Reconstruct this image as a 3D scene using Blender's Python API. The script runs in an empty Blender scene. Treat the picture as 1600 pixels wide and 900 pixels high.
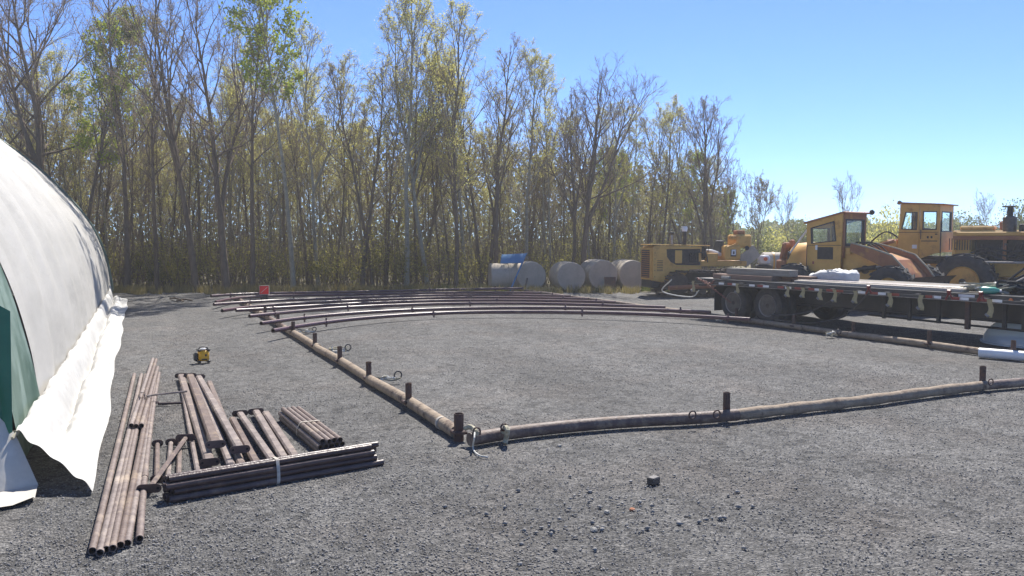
import bpy, math, random
import numpy as np
from mathutils import Vector, Matrix, Euler

# ------------------------------------------------------------------ camera, sky, sun, exposure
R = math.radians
FPX, CAMH = 1305.0, 1.7
PITCH = math.atan(76 / FPX)
YAW = R(24.04)
scene = bpy.context.scene
cam_data = bpy.data.cameras.new("camera")
cam_data.sensor_width = 36.0
cam_data.lens = 36.0 * FPX / 1600.0
cam_data.clip_start = 0.05
cam_data.clip_end = 3000
cam = bpy.data.objects.new("camera", cam_data)
scene.collection.objects.link(cam)
cam.location = (0, 0, CAMH)
cam.rotation_euler = (R(90) - PITCH, 0, -YAW)
scene.camera = cam

SUN_EL, SUN_AZ = R(52), R(24 + 14)            # azimuth measured from +Y towards +X
world = bpy.data.worlds.new("World")
scene.world = world
world.use_nodes = True
wn = world.node_tree.nodes
sky = wn.new("ShaderNodeTexSky")
sky.sky_type = 'NISHITA'
sky.sun_disc = False
sky.sun_elevation = SUN_EL
sky.sun_rotation = SUN_AZ
sky.air_density = 1.0
sky.dust_density = 0.0
sky.ozone_density = 10.0
sky.altitude = 5500
bg = wn["Background"]
bg.inputs[1].default_value = 0.125
world.node_tree.links.new(sky.outputs[0], bg.inputs[0])

sun_data = bpy.data.lights.new("sun", 'SUN')
sun_data.energy = 4.6
sun_data.angle = R(0.53)
sun_data.color = (1.0, 0.95, 0.87)
sun = bpy.data.objects.new("sun", sun_data)
scene.collection.objects.link(sun)
sd = Vector((math.cos(SUN_EL) * math.sin(SUN_AZ), math.cos(SUN_EL) * math.cos(SUN_AZ), math.sin(SUN_EL)))
sun.rotation_euler = (-sd).to_track_quat('-Z', 'Y').to_euler()
sun.location = sd * 100

scene.view_settings.view_transform = 'Standard'
scene.view_settings.look = 'None'
scene.view_settings.exposure = 0.9
scene.view_settings.gamma = 1.0
scene.view_settings.use_curve_mapping = False
scene.cycles.max_bounces = 5
scene.cycles.transparent_max_bounces = 8
scene.cycles.use_denoising = True

# ------------------------------------------------------------------ survey helpers
def ray(px, py):
    x = (px - 800) / FPX; y = -(py - 450) / FPX
    fw = math.cos(PITCH) + y * math.sin(PITCH)
    up = -math.sin(PITCH) + y * math.cos(PITCH)
    c, s = math.cos(YAW), math.sin(YAW)
    return Vector((s * fw + c * x, c * fw - s * x, up))

def G(px, py, z=0.0):
    """point of the horizontal plane at height z seen in that direction"""
    r = ray(px, py)
    return Vector((0, 0, CAMH)) + r * ((z - CAMH) / r.z)

def at(px, d, z=0.0):
    """point at forward distance d (metres), height z"""
    r = ray(px, 374)
    p = r * d
    return Vector((p.x, p.y, z))

# ------------------------------------------------------------------ mesh helpers
col = scene.collection

class MB:
    def __init__(self):
        self.v = []; self.f = []; self.m = []
    def add(self, verts, faces, mi=0):
        o = len(self.v)
        self.v.extend(tuple(p) for p in verts)
        self.f.extend(tuple(i + o for i in fc) for fc in faces)
        self.m.extend([mi] * len(faces))
        return self
    def box(self, c, s, rot=None, mi=0, taper=None):
        x, y, z = s[0] / 2, s[1] / 2, s[2] / 2
        tx, ty = taper if taper else (1, 1)
        pts = [(-x, -y, -z), (x, -y, -z), (x, y, -z), (-x, y, -z), (-x * tx, -y * ty, z), (x * tx, -y * ty, z), (x * tx, y * ty, z), (-x * tx, y * ty, z)]
        if rot is not None:
            m = rot if isinstance(rot, Matrix) else Euler(rot).to_matrix()
            pts = [m @ Vector(p) for p in pts]
        pts = [(p[0] + c[0], p[1] + c[1], p[2] + c[2]) for p in pts]
        return self.add(pts, [(0, 3, 2, 1), (4, 5, 6, 7), (0, 1, 5, 4), (1, 2, 6, 5), (2, 3, 7, 6), (3, 0, 4, 7)], mi)
    def bbox(self, c, s, b=0.02, rot=None, mi=0):
        """box with chamfered edges"""
        x, y, z = s[0] / 2, s[1] / 2, s[2] / 2
        b = min(b, x * .9, y * .9, z * .9)
        pts = []; idx = {}
        for sx in (-1, 1):
            for sy in (-1, 1):
                for sz in (-1, 1):
                    for k in range(3):
                        p = [sx * x, sy * y, sz * z]
                        for j, (d, sg) in enumerate(((x, sx), (y, sy), (z, sz))):
                            if j != k: p[j] = sg * (d - b)
                        idx[(sx, sy, sz, k)] = len(pts); pts.append(Vector(p))
        F = []
        for k in range(3):
            a, c2 = [j for j in range(3) if j != k]
            for sk in (-1, 1):
                q = []
                for (sa, sb) in ((-1, -1), (1, -1), (1, 1), (-1, 1)):
                    s3 = [0, 0, 0]; s3[k] = sk; s3[a] = sa; s3[c2] = sb
                    q.append(idx[(*s3, k)])
                F.append(q)
        for k in range(3):
            a, c2 = [j for j in range(3) if j != k]
            for sa in (-1, 1):
                for sb in (-1, 1):
                    q = []
                    for (kk, sk) in ((a, -1), (c2, -1), (c2, 1), (a, 1)):
                        s3 = [0, 0, 0]; s3[k] = sk; s3[a] = sa; s3[c2] = sb
                        q.append(idx[(*s3, kk)])
                    F.append(q)
        for sx in (-1, 1):
            for sy in (-1, 1):
                for sz in (-1, 1):
                    F.append([idx[(sx, sy, sz, k)] for k in range(3)])
        # orient outwards
        out = []
        for q in F:
            n = (pts[q[1]] - pts[q[0]]).cross(pts[q[2]] - pts[q[0]])
            ce = sum((pts[i] for i in q), Vector()) / len(q)
            out.append(q if n.dot(ce) > 0 else q[::-1])
        if rot is not None:
            m = rot if isinstance(rot, Matrix) else Euler(rot).to_matrix()
            pts = [m @ p for p in pts]
        cc = Vector(c)
        return self.add([p + cc for p in pts], out, mi)
    def path(self, pts, rad, n=8, caps=True, mi=0, hollow=0.0, closed=False, squash=None):
        """tube along a polyline; hollow>0 gives open ends with that wall thickness"""
        pts = [Vector(p) for p in pts]
        k = len(pts)
        if not hasattr(rad, '__len__'): rad = [rad] * k
        ref = Vector((0, 0, 1))
        d0 = (pts[1] - pts[0]).normalized()
        if abs(d0.dot(ref)) > 0.95: ref = Vector((1, 0, 0))
        u = d0.cross(ref).normalized()
        rings = []
        for i in range(k):
            if closed: d = pts[(i + 1) % k] - pts[i - 1]
            else: d = pts[min(i + 1, k - 1)] - pts[max(i - 1, 0)]
            d.normalize()
            u = u - d * u.dot(d)
            if u.length < 1e-6: u = d.orthogonal()
            u.normalize()
            w = d.cross(u)
            r = rad[i]
            sq = squash[i] if squash else (1, 1)
            rings.append([pts[i] + (u * math.cos(a) * sq[0] + w * math.sin(a) * sq[1]) * r for a in [2 * math.pi * j / n for j in range(n)]])
        V = [p for rg in rings for p in rg]; F = []
        kk = k if closed else k - 1
        for i in range(kk):
            i2 = (i + 1) % k
            for j in range(n):
                j2 = (j + 1) % n
                F.append((i * n + j, i * n + j2, i2 * n + j2, i2 * n + j))
        if not closed:
            if hollow > 0:
                for end, (i, dd) in enumerate(((0, 1), (k - 1, -1))):
                    d = (pts[min(i + 1, k - 1)] - pts[max(i - 1, 0)]).normalized() * dd
                    b = len(V); q = 1 - hollow / rad[i]
                    for p in rings[i]: V.append(pts[i] + (p - pts[i]) * q)
                    for p in rings[i]: V.append(pts[i] + (p - pts[i]) * q + d * rad[i] * 5)
                    for j in range(n):
                        j2 = (j + 1) % n
                        a = (i * n + j, i * n + j2, b + j2, b + j); c = (b + j, b + j2, b + n + j2, b + n + j)
                        if end == 0: a = a[::-1]; c = c[::-1]
                        F.append(a); F.append(c)
                    cap = tuple(range(b + n, b + 2 * n))
                    F.append(cap if end else cap[::-1])
            elif caps:
                F.append(tuple(range(n))[::-1]); F.append(tuple(range((k - 1) * n, k * n)))
        return self.add(V, F, mi)
    def tube(self, a, b, r, n=10, **kw):
        return self.path([a, b], r, n, **kw)
    def lathe(self, prof, c=(0, 0, 0), n=24, axis='Y', mi=0, closed=False):
        """prof: (radius, height along axis)"""
        V = []; F = []; k = len(prof)
        for i in range(n):
            a = 2 * math.pi * i / n
            for r, h in prof:
                x, y = r * math.cos(a), r * math.sin(a)
                p = {'Y': (x, h, y), 'Z': (x, y, h), 'X': (h, x, y)}[axis]
                V.append((p[0] + c[0], p[1] + c[1], p[2] + c[2]))
        for i in range(n):
            i2 = (i + 1) % n
            for j in range(k if closed else k - 1):
                j2 = (j + 1) % k
                F.append((i * k + j, i2 * k + j, i2 * k + j2, i * k + j2))
        if not closed:
            if prof[0][0] > 1e-4: F.append(tuple(i * k for i in range(n))[::-1])
            if prof[-1][0] > 1e-4: F.append(tuple(i * k + k - 1 for i in range(n)))
        return self.add(V, F, mi)
    def prism(self, poly, y0, y1, mi=0, axis='Y'):
        """extrude an (x,z) outline from y0 to y1"""
        k = len(poly)
        def mk(p, h): return {'Y': (p[0], h, p[1]), 'X': (h, p[0], p[1]), 'Z': (p[0], p[1], h)}[axis]
        V = [mk(p, y0) for p in poly] + [mk(p, y1) for p in poly]
        F = [tuple(range(k)), tuple(range(k, 2 * k))[::-1]]
        for i in range(k):
            j = (i + 1) % k
            F.append((i, i + k, j + k, j))
        return self.add(V, F, mi)
    def sheet(self, grid, mi=0, thick=0.0):
        """grid[i][j] of points"""
        a, b = len(grid), len(grid[0])
        V = [p for row in grid for p in row]
        F = [(i * b + j, i * b + j + 1, (i + 1) * b + j + 1, (i + 1) * b + j) for i in range(a - 1) for j in range(b - 1)]
        return self.add(V, F, mi)
    def build(self, name, mat, parent=None, smooth=False, fix=True):
        me = bpy.data.meshes.new(name)
        me.from_pydata(self.v, [], self.f)
        mats = mat if isinstance(mat, (list, tuple)) else [mat]
        for m in mats: me.materials.append(m)
        if len(mats) > 1: me.polygons.foreach_set("material_index", self.m)
        if fix and len(self.v) < 20000:
            import bmesh
            bm = bmesh.new(); bm.from_mesh(me)
            bmesh.ops.recalc_face_normals(bm, faces=bm.faces)
            bm.to_mesh(me); bm.free()
        if smooth:
            me.polygons.foreach_set("use_smooth", [True] * len(me.polygons))
            me.set_sharp_from_angle(angle=R(40))
        o = bpy.data.objects.new(name, me)
        col.objects.link(o)
        if parent: o.parent = parent
        return o

def tag(o, label=None, cat=None, group=None, kind=None):
    if label: o["label"] = label
    if cat: o["category"] = cat
    if group: o["group"] = group
    if kind: o["kind"] = kind
    return o

def empty(name, loc, rz=0.0):
    o = bpy.data.objects.new(name, None)
    o.empty_display_size = 0.1
    col.objects.link(o)
    o.location = loc; o.rotation_euler = (0, 0, rz)
    return o

def copy_tree(o, parent=None):
    c = o.copy(); col.objects.link(c); c.parent = parent
    for ch in [x for x in col.objects if x.parent == o]:
        copy_tree(ch, c)
    return c

def catmull(pts, per=6):
    pts = [Vector(p) for p in pts]
    P = [pts[0] * 2 - pts[1]] + pts + [pts[-1] * 2 - pts[-2]]
    out = []
    for i in range(1, len(P) - 2):
        a, b, c, d = P[i - 1], P[i], P[i + 1], P[i + 2]
        for k in range(per):
            t = k / per
            out.append(0.5 * ((2 * b) + (c - a) * t + (2 * a - 5 * b + 4 * c - d) * t * t + (3 * b - a - 3 * c + d) * t ** 3))
    out.append(pts[-1])
    return out

# ------------------------------------------------------------------ materials
def material(name, c1, c2=None, rough=0.7, metal=0.0, scale=8.0, detail=6.0, bump=0.0, bscale=None, c3=None, c3pos=(0.58, 0.7), c3scale=3.0,
             stretch=None, trans=None, spec=None, lo=0.35, hi=0.65, vary=0.0):
    m = bpy.data.materials.new(name); m.use_nodes = True
    nt = m.node_tree; N = nt.nodes; L = nt.links
    p = N["Principled BSDF"]
    p.inputs["Roughness"].default_value = rough
    p.inputs["Metallic"].default_value = metal
    if spec is not None: p.inputs["Specular IOR Level"].default_value = spec
    tc = N.new("ShaderNodeTexCoord")
    src = tc.outputs["Object"]
    if stretch:
        mp = N.new("ShaderNodeMapping"); mp.inputs["Scale"].default_value = stretch
        L.new(src, mp.inputs[0]); src = mp.outputs[0]
    if c2 is None: c2 = tuple(x * 0.8 for x in c1)
    n1 = N.new("ShaderNodeTexNoise"); n1.inputs["Scale"].default_value = scale; n1.inputs["Detail"].default_value = detail
    n1.inputs["Roughness"].default_value = 0.65
    L.new(src, n1.inputs["Vector"])
    cr = N.new("ShaderNodeValToRGB")
    cr.color_ramp.elements[0].position = lo; cr.color_ramp.elements[0].color = (*c1, 1)
    cr.color_ramp.elements[1].position = hi; cr.color_ramp.elements[1].color = (*c2, 1)
    L.new(n1.outputs["Fac"], cr.inputs[0])
    out = cr.outputs[0]
    if c3:
        n3 = N.new("ShaderNodeTexNoise"); n3.inputs["Scale"].default_value = c3scale; n3.inputs["Detail"].default_value = 8
        n3.inputs["Roughness"].default_value = 0.7
        L.new(src, n3.inputs["Vector"])
        r3 = N.new("ShaderNodeMapRange"); r3.inputs[1].default_value = c3pos[0]; r3.inputs[2].default_value = c3pos[1]
        L.new(n3.outputs["Fac"], r3.inputs[0])
        mx = N.new("ShaderNodeMix"); mx.data_type = 'RGBA'
        L.new(r3.outputs[0], mx.inputs[0]); L.new(out, mx.inputs[6]); mx.inputs[7].default_value = (*c3, 1)
        out = mx.outputs[2]
        rr = N.new("ShaderNodeMapRange"); rr.inputs[3].default_value = rough; rr.inputs[4].default_value = min(1, rough + 0.3)
        L.new(r3.outputs[0], rr.inputs[0]); L.new(rr.outputs[0], p.inputs["Roughness"])
    if vary:
        oi = N.new("ShaderNodeObjectInfo"); mr = N.new("ShaderNodeMapRange"); mr.inputs[3].default_value = 1 - vary; mr.inputs[4].default_value = 1 + vary
        L.new(oi.outputs["Random"], mr.inputs[0])
        hs = N.new("ShaderNodeHueSaturation"); L.new(mr.outputs[0], hs.inputs["Value"]); L.new(out, hs.inputs["Color"])
        m2 = N.new("ShaderNodeMapRange"); m2.inputs[3].default_value = 1 + vary; m2.inputs[4].default_value = 1 - vary
        L.new(oi.outputs["Random"], m2.inputs[0]); L.new(m2.outputs[0], hs.inputs["Saturation"])
        out = hs.outputs[0]
    L.new(out, p.inputs["Base Color"])
    if bump:
        nb = N.new("ShaderNodeTexNoise"); nb.inputs["Scale"].default_value = bscale or scale * 4; nb.inputs["Detail"].default_value = 5
        L.new(src, nb.inputs["Vector"])
        bp = N.new("ShaderNodeBump"); bp.inputs["Strength"].default_value = bump; bp.inputs["Distance"].default_value = 0.02
        L.new(nb.outputs["Fac"], bp.inputs["Height"]); L.new(bp.outputs[0], p.inputs["Normal"])
    if trans:
        t = N.new("ShaderNodeBsdfTranslucent"); L.new(out, t.inputs[0])
        ms = N.new("ShaderNodeMixShader"); ms.inputs[0].default_value = trans
        L.new(p.outputs[0], ms.inputs[1]); L.new(t.outputs[0], ms.inputs[2])
        L.new(ms.outputs[0], N["Material Output"].inputs[0])
    return m

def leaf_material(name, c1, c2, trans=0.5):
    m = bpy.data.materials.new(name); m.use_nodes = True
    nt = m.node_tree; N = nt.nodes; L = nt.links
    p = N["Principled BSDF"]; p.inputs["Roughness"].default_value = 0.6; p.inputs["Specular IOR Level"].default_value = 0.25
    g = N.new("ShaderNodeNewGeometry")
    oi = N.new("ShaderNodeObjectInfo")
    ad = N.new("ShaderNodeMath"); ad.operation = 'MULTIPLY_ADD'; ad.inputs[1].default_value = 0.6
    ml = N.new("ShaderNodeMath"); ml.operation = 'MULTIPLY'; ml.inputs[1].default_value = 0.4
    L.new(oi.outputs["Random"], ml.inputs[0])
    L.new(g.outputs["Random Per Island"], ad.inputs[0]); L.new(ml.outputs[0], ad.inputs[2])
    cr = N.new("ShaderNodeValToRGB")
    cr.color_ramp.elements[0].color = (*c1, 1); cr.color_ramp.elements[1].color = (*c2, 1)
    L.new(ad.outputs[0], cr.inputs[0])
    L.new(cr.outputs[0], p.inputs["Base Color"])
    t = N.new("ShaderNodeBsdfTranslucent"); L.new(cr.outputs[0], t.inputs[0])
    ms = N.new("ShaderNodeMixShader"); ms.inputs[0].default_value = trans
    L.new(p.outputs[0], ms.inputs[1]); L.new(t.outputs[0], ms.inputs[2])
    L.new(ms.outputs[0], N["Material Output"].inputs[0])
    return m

def gravel_material():
    m = bpy.data.materials.new("gravel"); m.use_nodes = True
    nt = m.node_tree; N = nt.nodes; L = nt.links
    p = N["Principled BSDF"]; p.inputs["Roughness"].default_value = 0.9; p.inputs["Specular IOR Level"].default_value = 0.3
    tc = N.new("ShaderNodeTexCoord"); src = tc.outputs["Object"]
    v = N.new("ShaderNodeTexVoronoi"); v.inputs["Scale"].default_value = 62; L.new(src, v.inputs["Vector"])
    v2 = N.new("ShaderNodeTexVoronoi"); v2.inputs["Scale"].default_value = 25; L.new(src, v2.inputs["Vector"])
    bw = N.new("ShaderNodeSeparateColor"); L.new(v.outputs["Color"], bw.inputs[0])
    cr = N.new("ShaderNodeValToRGB")
    e = cr.color_ramp.elements
    e[0].position = 0.0; e[0].color = (0.070, 0.068, 0.066, 1)
    e[1].position = 1.0; e[1].color = (0.182, 0.176, 0.168, 1)
    k = e.new(0.55); k.color = (0.106, 0.1035, 0.099, 1)
    L.new(bw.outputs[0], cr.inputs[0])
    # broad patches of fines / wheel tracks
    n = N.new("ShaderNodeTexNoise"); n.inputs["Scale"].default_value = 0.55; n.inputs["Detail"].default_value = 7; n.inputs["Roughness"].default_value = 0.62
    mp = N.new("ShaderNodeMapping"); mp.inputs["Scale"].default_value = (1.5, 0.42, 1); mp.inputs["Rotation"].default_value = (0, 0, R(28))
    L.new(src, mp.inputs[0]); L.new(mp.outputs[0], n.inputs["Vector"])
    mr = N.new("ShaderNodeMapRange"); mr.inputs[1].default_value = 0.3; mr.inputs[2].default_value = 0.7; mr.inputs[3].default_value = 0.74; mr.inputs[4].default_value = 1.24
    L.new(n.outputs["Fac"], mr.inputs[0])
    n2 = N.new("ShaderNodeTexNoise"); n2.inputs["Scale"].default_value = 3.2; n2.inputs["Detail"].default_value = 8; n2.inputs["Roughness"].default_value = 0.75
    L.new(src, n2.inputs["Vector"])
    mr2 = N.new("ShaderNodeMapRange"); mr2.inputs[1].default_value = 0.3; mr2.inputs[2].default_value = 0.7; mr2.inputs[3].default_value = 0.72; mr2.inputs[4].default_value = 1.34
    L.new(n2.outputs["Fac"], mr2.inputs[0])
    mu = N.new("ShaderNodeMath"); mu.operation = 'MULTIPLY'; L.new(mr.outputs[0], mu.inputs[0]); L.new(mr2.outputs[0], mu.inputs[1])
    v3 = N.new("ShaderNodeTexVoronoi"); v3.inputs["Scale"].default_value = 13; L.new(src, v3.inputs["Vector"])
    s3 = N.new("ShaderNodeSeparateColor"); L.new(v3.outputs["Color"], s3.inputs[0])
    m3 = N.new("ShaderNodeMapRange"); m3.inputs[1].default_value = 0.0; m3.inputs[2].default_value = 0.3; m3.inputs[3].default_value = 0.62; m3.inputs[4].default_value = 1.08
    L.new(s3.outputs[1], m3.inputs[0])
    mu3 = N.new("ShaderNodeMath"); mu3.operation = 'MULTIPLY'; L.new(mu.outputs[0], mu3.inputs[0]); L.new(m3.outputs[0], mu3.inputs[1]); mu = mu3
    mx = N.new("ShaderNodeVectorMath"); mx.operation = 'SCALE'; L.new(cr.outputs[0], mx.inputs[0]); L.new(mu.outputs[0], mx.inputs["Scale"])
    # faint brown tint
    n4 = N.new("ShaderNodeTexNoise"); n4.inputs["Scale"].default_value = 0.9; n4.inputs["Detail"].default_value = 6; L.new(src, n4.inputs["Vector"])
    r4 = N.new("ShaderNodeMapRange"); r4.inputs[1].default_value = 0.48; r4.inputs[2].default_value = 0.72; r4.inputs[3].default_value = 0; r4.inputs[4].default_value = 0.55
    L.new(n4.outputs["Fac"], r4.inputs[0])
    tint = N.new("ShaderNodeMix"); tint.data_type = 'RGBA'; tint.blend_type = 'MULTIPLY'
    L.new(r4.outputs[0], tint.inputs[0]); L.new(mx.outputs[0], tint.inputs[6]); tint.inputs[7].default_value = (1.08, 0.97, 0.9, 1)
    L.new(tint.outputs[2], p.inputs["Base Color"])
    # relief
    a1 = N.new("ShaderNodeMath"); a1.operation = 'MULTIPLY'; a1.inputs[1].default_value = -1; L.new(v.outputs["Distance"], a1.inputs[0])
    a2 = N.new("ShaderNodeMath"); a2.operation = 'MULTIPLY_ADD'; a2.inputs[1].default_value = -0.7
    L.new(v2.outputs["Distance"], a2.inputs[0]); L.new(a1.outputs[0], a2.inputs[2])
    a3 = N.new("ShaderNodeMath"); a3.operation = 'MULTIPLY_ADD'; a3.inputs[1].default_value = 1.6
    L.new(n2.outputs["Fac"], a3.inputs[0]); L.new(a2.outputs[0], a3.inputs[2])
    bp = N.new("ShaderNodeBump"); bp.inputs["Strength"].default_value = 0.75; bp.inputs["Distance"].default_value = 0.02
    L.new(a3.outputs[0], bp.inputs["Height"]); L.new(bp.outputs[0], p.inputs["Normal"])
    return m

M = {}
M['gravel'] = gravel_material()
M['pebble'] = material('pebble', (0.16, 0.155, 0.15), (0.30, 0.29, 0.28), rough=0.85, scale=23, detail=2, lo=0.3, hi=0.7, spec=0.3)
M['soil'] = material('leaf litter soil', (0.10, 0.085, 0.045), (0.15, 0.13, 0.07), rough=0.95, scale=3, bump=0.6, bscale=20)
M['pipe'] = material('brown painted pipe', (0.15, 0.102, 0.086), (0.09, 0.06, 0.052), rough=0.6, scale=9, c3=(0.32, 0.25, 0.19), c3pos=(0.50, 0.70), c3scale=7, bump=0.25, bscale=40, vary=0.15)
M['pipe_dark'] = material('dark brown painted pipe', (0.098, 0.060, 0.053), (0.058, 0.036, 0.034), rough=0.38, scale=7, c3=(0.19, 0.125, 0.095), c3pos=(0.56, 0.72), c3scale=5, bump=0.2, bscale=40, vary=0.2)
M['pipe_dusty'] = material('dusty brown pipe', (0.205, 0.155, 0.133), (0.12, 0.085, 0.073), rough=0.65, scale=13, c3=(0.36, 0.285, 0.22), c3pos=(0.53, 0.70), c3scale=5, bump=0.35, bscale=35, vary=0.24)
M['arch'] = material('glossy maroon arch pipe', (0.105, 0.045, 0.058), (0.07, 0.032, 0.042), rough=0.36, scale=5, c3=(0.20, 0.14, 0.125), c3pos=(0.57, 0.74), c3scale=3, bump=0.1, bscale=40, vary=0.2)
M['mud'] = material('mud coated rail', (0.34, 0.265, 0.19), (0.21, 0.16, 0.115), rough=0.85, scale=8, c3=(0.09, 0.06, 0.05), c3pos=(0.55, 0.68), c3scale=6, bump=0.4, bscale=30)
M['rust'] = material('rusty post', (0.085, 0.045, 0.035), (0.055, 0.03, 0.026), rough=0.7, scale=14, c3=(0.15, 0.075, 0.045), c3pos=(0.5, 0.65), c3scale=9, bump=0.2)
M['hole'] = material('hollow dark', (0.012, 0.010, 0.010), rough=0.9)
M['steel'] = material('worn dark steel', (0.06, 0.058, 0.058), (0.11, 0.10, 0.095), rough=0.5, metal=0.5, scale=15)
M['bare_steel'] = material('bare steel', (0.35, 0.34, 0.33), (0.22, 0.2, 0.19), rough=0.4, metal=0.7, scale=15)
M['strap'] = material('pale strapping', (0.52, 0.47, 0.40), (0.38, 0.33, 0.27), rough=0.8, scale=40)
M['rope'] = material('dirty rope', (0.50, 0.46, 0.34), (0.28, 0.25, 0.17), rough=0.9, scale=30, bump=0.5, bscale=120)
M['rope_white'] = material('pale rope', (0.68, 0.67, 0.62), (0.5, 0.48, 0.42), rough=0.9, scale=30, bump=0.5, bscale=120)
M['white_tarp'] = material('white tarpaulin', (0.56, 0.54, 0.50), (0.45, 0.435, 0.40), rough=0.6, scale=1.6, stretch=(1, 0.35, 1), c3=(0.33, 0.32, 0.30), c3pos=(0.56, 0.84), c3scale=1.3, bump=0.15, bscale=5, trans=0.12)
M['skirt'] = material('white canvas skirt', (0.62, 0.61, 0.58), (0.52, 0.505, 0.47), rough=0.65, scale=2.2, c3=(0.30, 0.27, 0.22), c3pos=(0.60, 0.78), c3scale=2.8, bump=0.5, bscale=9, trans=0.12)
M['green_tarp'] = material('weathered green tarpaulin', (0.075, 0.14, 0.105), (0.16, 0.235, 0.19), rough=0.55, scale=2.5, stretch=(1, 1, 0.35), c3=(0.36, 0.46, 0.41), c3pos=(0.52, 0.75), c3scale=1.6, bump=0.2, bscale=9, trans=0.2)
M['green_dark'] = material('dark green tarpaulin', (0.012, 0.085, 0.055), (0.018, 0.11, 0.072), rough=0.45, scale=4, bump=0.3, bscale=10, trans=0.15)
M['grey_flap'] = material('dirty grey canvas', (0.58, 0.55, 0.49), (0.44, 0.415, 0.37), rough=0.8, scale=4, c3=(0.16, 0.14, 0.12), c3pos=(0.62, 0.78), c3scale=3, bump=0.25, bscale=8)
M['shade_brown'] = material('dark brown interior shade', (0.085, 0.05, 0.04), (0.06, 0.038, 0.03), rough=0.85, scale=6, stretch=(1, .4, 4), bump=0.3)  # dark colour carries the shade inside the tarp building
M['yellow'] = material('faded machine yellow', (0.72, 0.41, 0.095), (0.60, 0.32, 0.07), rough=0.5, scale=3.5, c3=(0.27, 0.12, 0.045), c3pos=(0.55, 0.74), c3scale=2.6, bump=0.05)
M['yellow_red'] = material('rust stained yellow plate', (0.36, 0.145, 0.06), (0.27, 0.10, 0.045), rough=0.6, scale=4, c3=(0.52, 0.28, 0.07), c3pos=(0.53, 0.70), c3scale=2.5)
M['yellow_bright'] = material('tool yellow plastic', (0.75, 0.40, 0.015), (0.68, 0.35, 0.012), rough=0.45, scale=10)
M['black'] = material('black plastic', (0.02, 0.02, 0.022), (0.03, 0.03, 0.032), rough=0.5)
M['engine'] = material('oily black engine iron', (0.018, 0.016, 0.015), (0.05, 0.043, 0.038), rough=0.55, scale=12, metal=0.2)
M['rubber'] = material('dusty tyre rubber', (0.030, 0.030, 0.031), (0.065, 0.062, 0.06), rough=0.85, scale=9, bump=0.2)
M['track'] = material('worn track steel', (0.07, 0.055, 0.045), (0.13, 0.10, 0.085), rough=0.55, metal=0.4, scale=10)
M['rim'] = material('pale wheel rim', (0.32, 0.295, 0.27), (0.20, 0.175, 0.155), rough=0.5, metal=0.2, scale=10)
M['rim_dark'] = material('dirty wheel disc', (0.14, 0.125, 0.11), (0.075, 0.067, 0.06), rough=0.6, metal=0.2, scale=10)
M['trailer'] = material('black trailer steel', (0.020, 0.022, 0.028), (0.035, 0.036, 0.040), rough=0.42, scale=8, c3=(0.09, 0.06, 0.05), c3pos=(0.64, 0.8), c3scale=5)
M['wood'] = material('weathered grey timber', (0.33, 0.30, 0.25), (0.21, 0.185, 0.155), rough=0.85, scale=6, stretch=(0.4, 6, 6), bump=0.3, bscale=14)
M['wood_brown'] = material('brown timber', (0.27, 0.175, 0.125), (0.19, 0.12, 0.09), rough=0.85, scale=6, stretch=(0.4, 6, 6), bump=0.3, bscale=14)
M['red'] = material('red paint', (0.30, 0.035, 0.028), (0.22, 0.03, 0.024), rough=0.45)
M['red_bright'] = material('bright red plastic', (0.80, 0.02, 0.03), (0.72, 0.02, 0.03), rough=0.4, trans=0.35)
M['white'] = material('white plastic', (0.78, 0.78, 0.77), (0.68, 0.68, 0.67), rough=0.4, scale=3)
M['olive'] = material('olive webbing', (0.42, 0.36, 0.20), (0.31, 0.265, 0.15), rough=0.85, scale=20)
M['orange'] = material('orange lens', (0.75, 0.16, 0.02), rough=0.3)
M['green_bottle'] = material('green plastic', (0.10, 0.42, 0.30), (0.08, 0.36, 0.26), rough=0.3)
M['bag'] = material('white woven bag', (0.62, 0.62, 0.60), (0.5, 0.5, 0.48), rough=0.7, scale=12, bump=0.4, bscale=16)
M['concrete'] = material('old concrete', (0.47, 0.41, 0.33), (0.37, 0.32, 0.255), rough=0.9, scale=3, c3=(0.20, 0.195, 0.185), c3pos=(0.55, 0.78), c3scale=2.5, bump=0.25, bscale=30)
M['blue'] = material('blue painted sheet', (0.05, 0.22, 0.42), (0.05, 0.18, 0.35), rough=0.4, scale=4)
M['bark'] = material('grey brown bark', (0.185, 0.135, 0.09), (0.11, 0.078, 0.052), rough=0.9, scale=9, stretch=(1, 1, 0.3), bump=0.5, bscale=25)
M['bark_pale'] = material('pale poplar bark', (0.34, 0.315, 0.235), (0.22, 0.20, 0.145), rough=0.85, scale=5, stretch=(1, 1, 1.5), c3=(0.06, 0.055, 0.045), c3pos=(0.6, 0.7), c3scale=6, bump=0.3)
M['twig'] = material('grey mauve twigs', (0.30, 0.225, 0.175), (0.21, 0.155, 0.12), rough=0.85, scale=2)
M['leaf_green'] = leaf_material('fresh green leaves', (0.24, 0.31, 0.035), (0.44, 0.48, 0.075))
M['leaf_yellow'] = leaf_material('pale young leaves', (0.46, 0.44, 0.10), (0.62, 0.58, 0.19), 0.68)
M['leaf_bud'] = leaf_material('olive buds', (0.33, 0.29, 0.10), (0.48, 0.42, 0.16), 0.55)
M['leaf_under'] = leaf_material('undergrowth leaves', (0.15, 0.135, 0.04), (0.36, 0.335, 0.09), 0.55)
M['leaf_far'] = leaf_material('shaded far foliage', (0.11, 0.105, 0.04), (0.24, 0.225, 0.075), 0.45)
M['leaf_bush'] = leaf_material('bush leaves', (0.12, 0.15, 0.03), (0.25, 0.26, 0.07), 0.45)
M['dry_grass'] = leaf_material('dry grass blades', (0.20, 0.16, 0.06), (0.40, 0.34, 0.14), 0.4)
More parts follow.
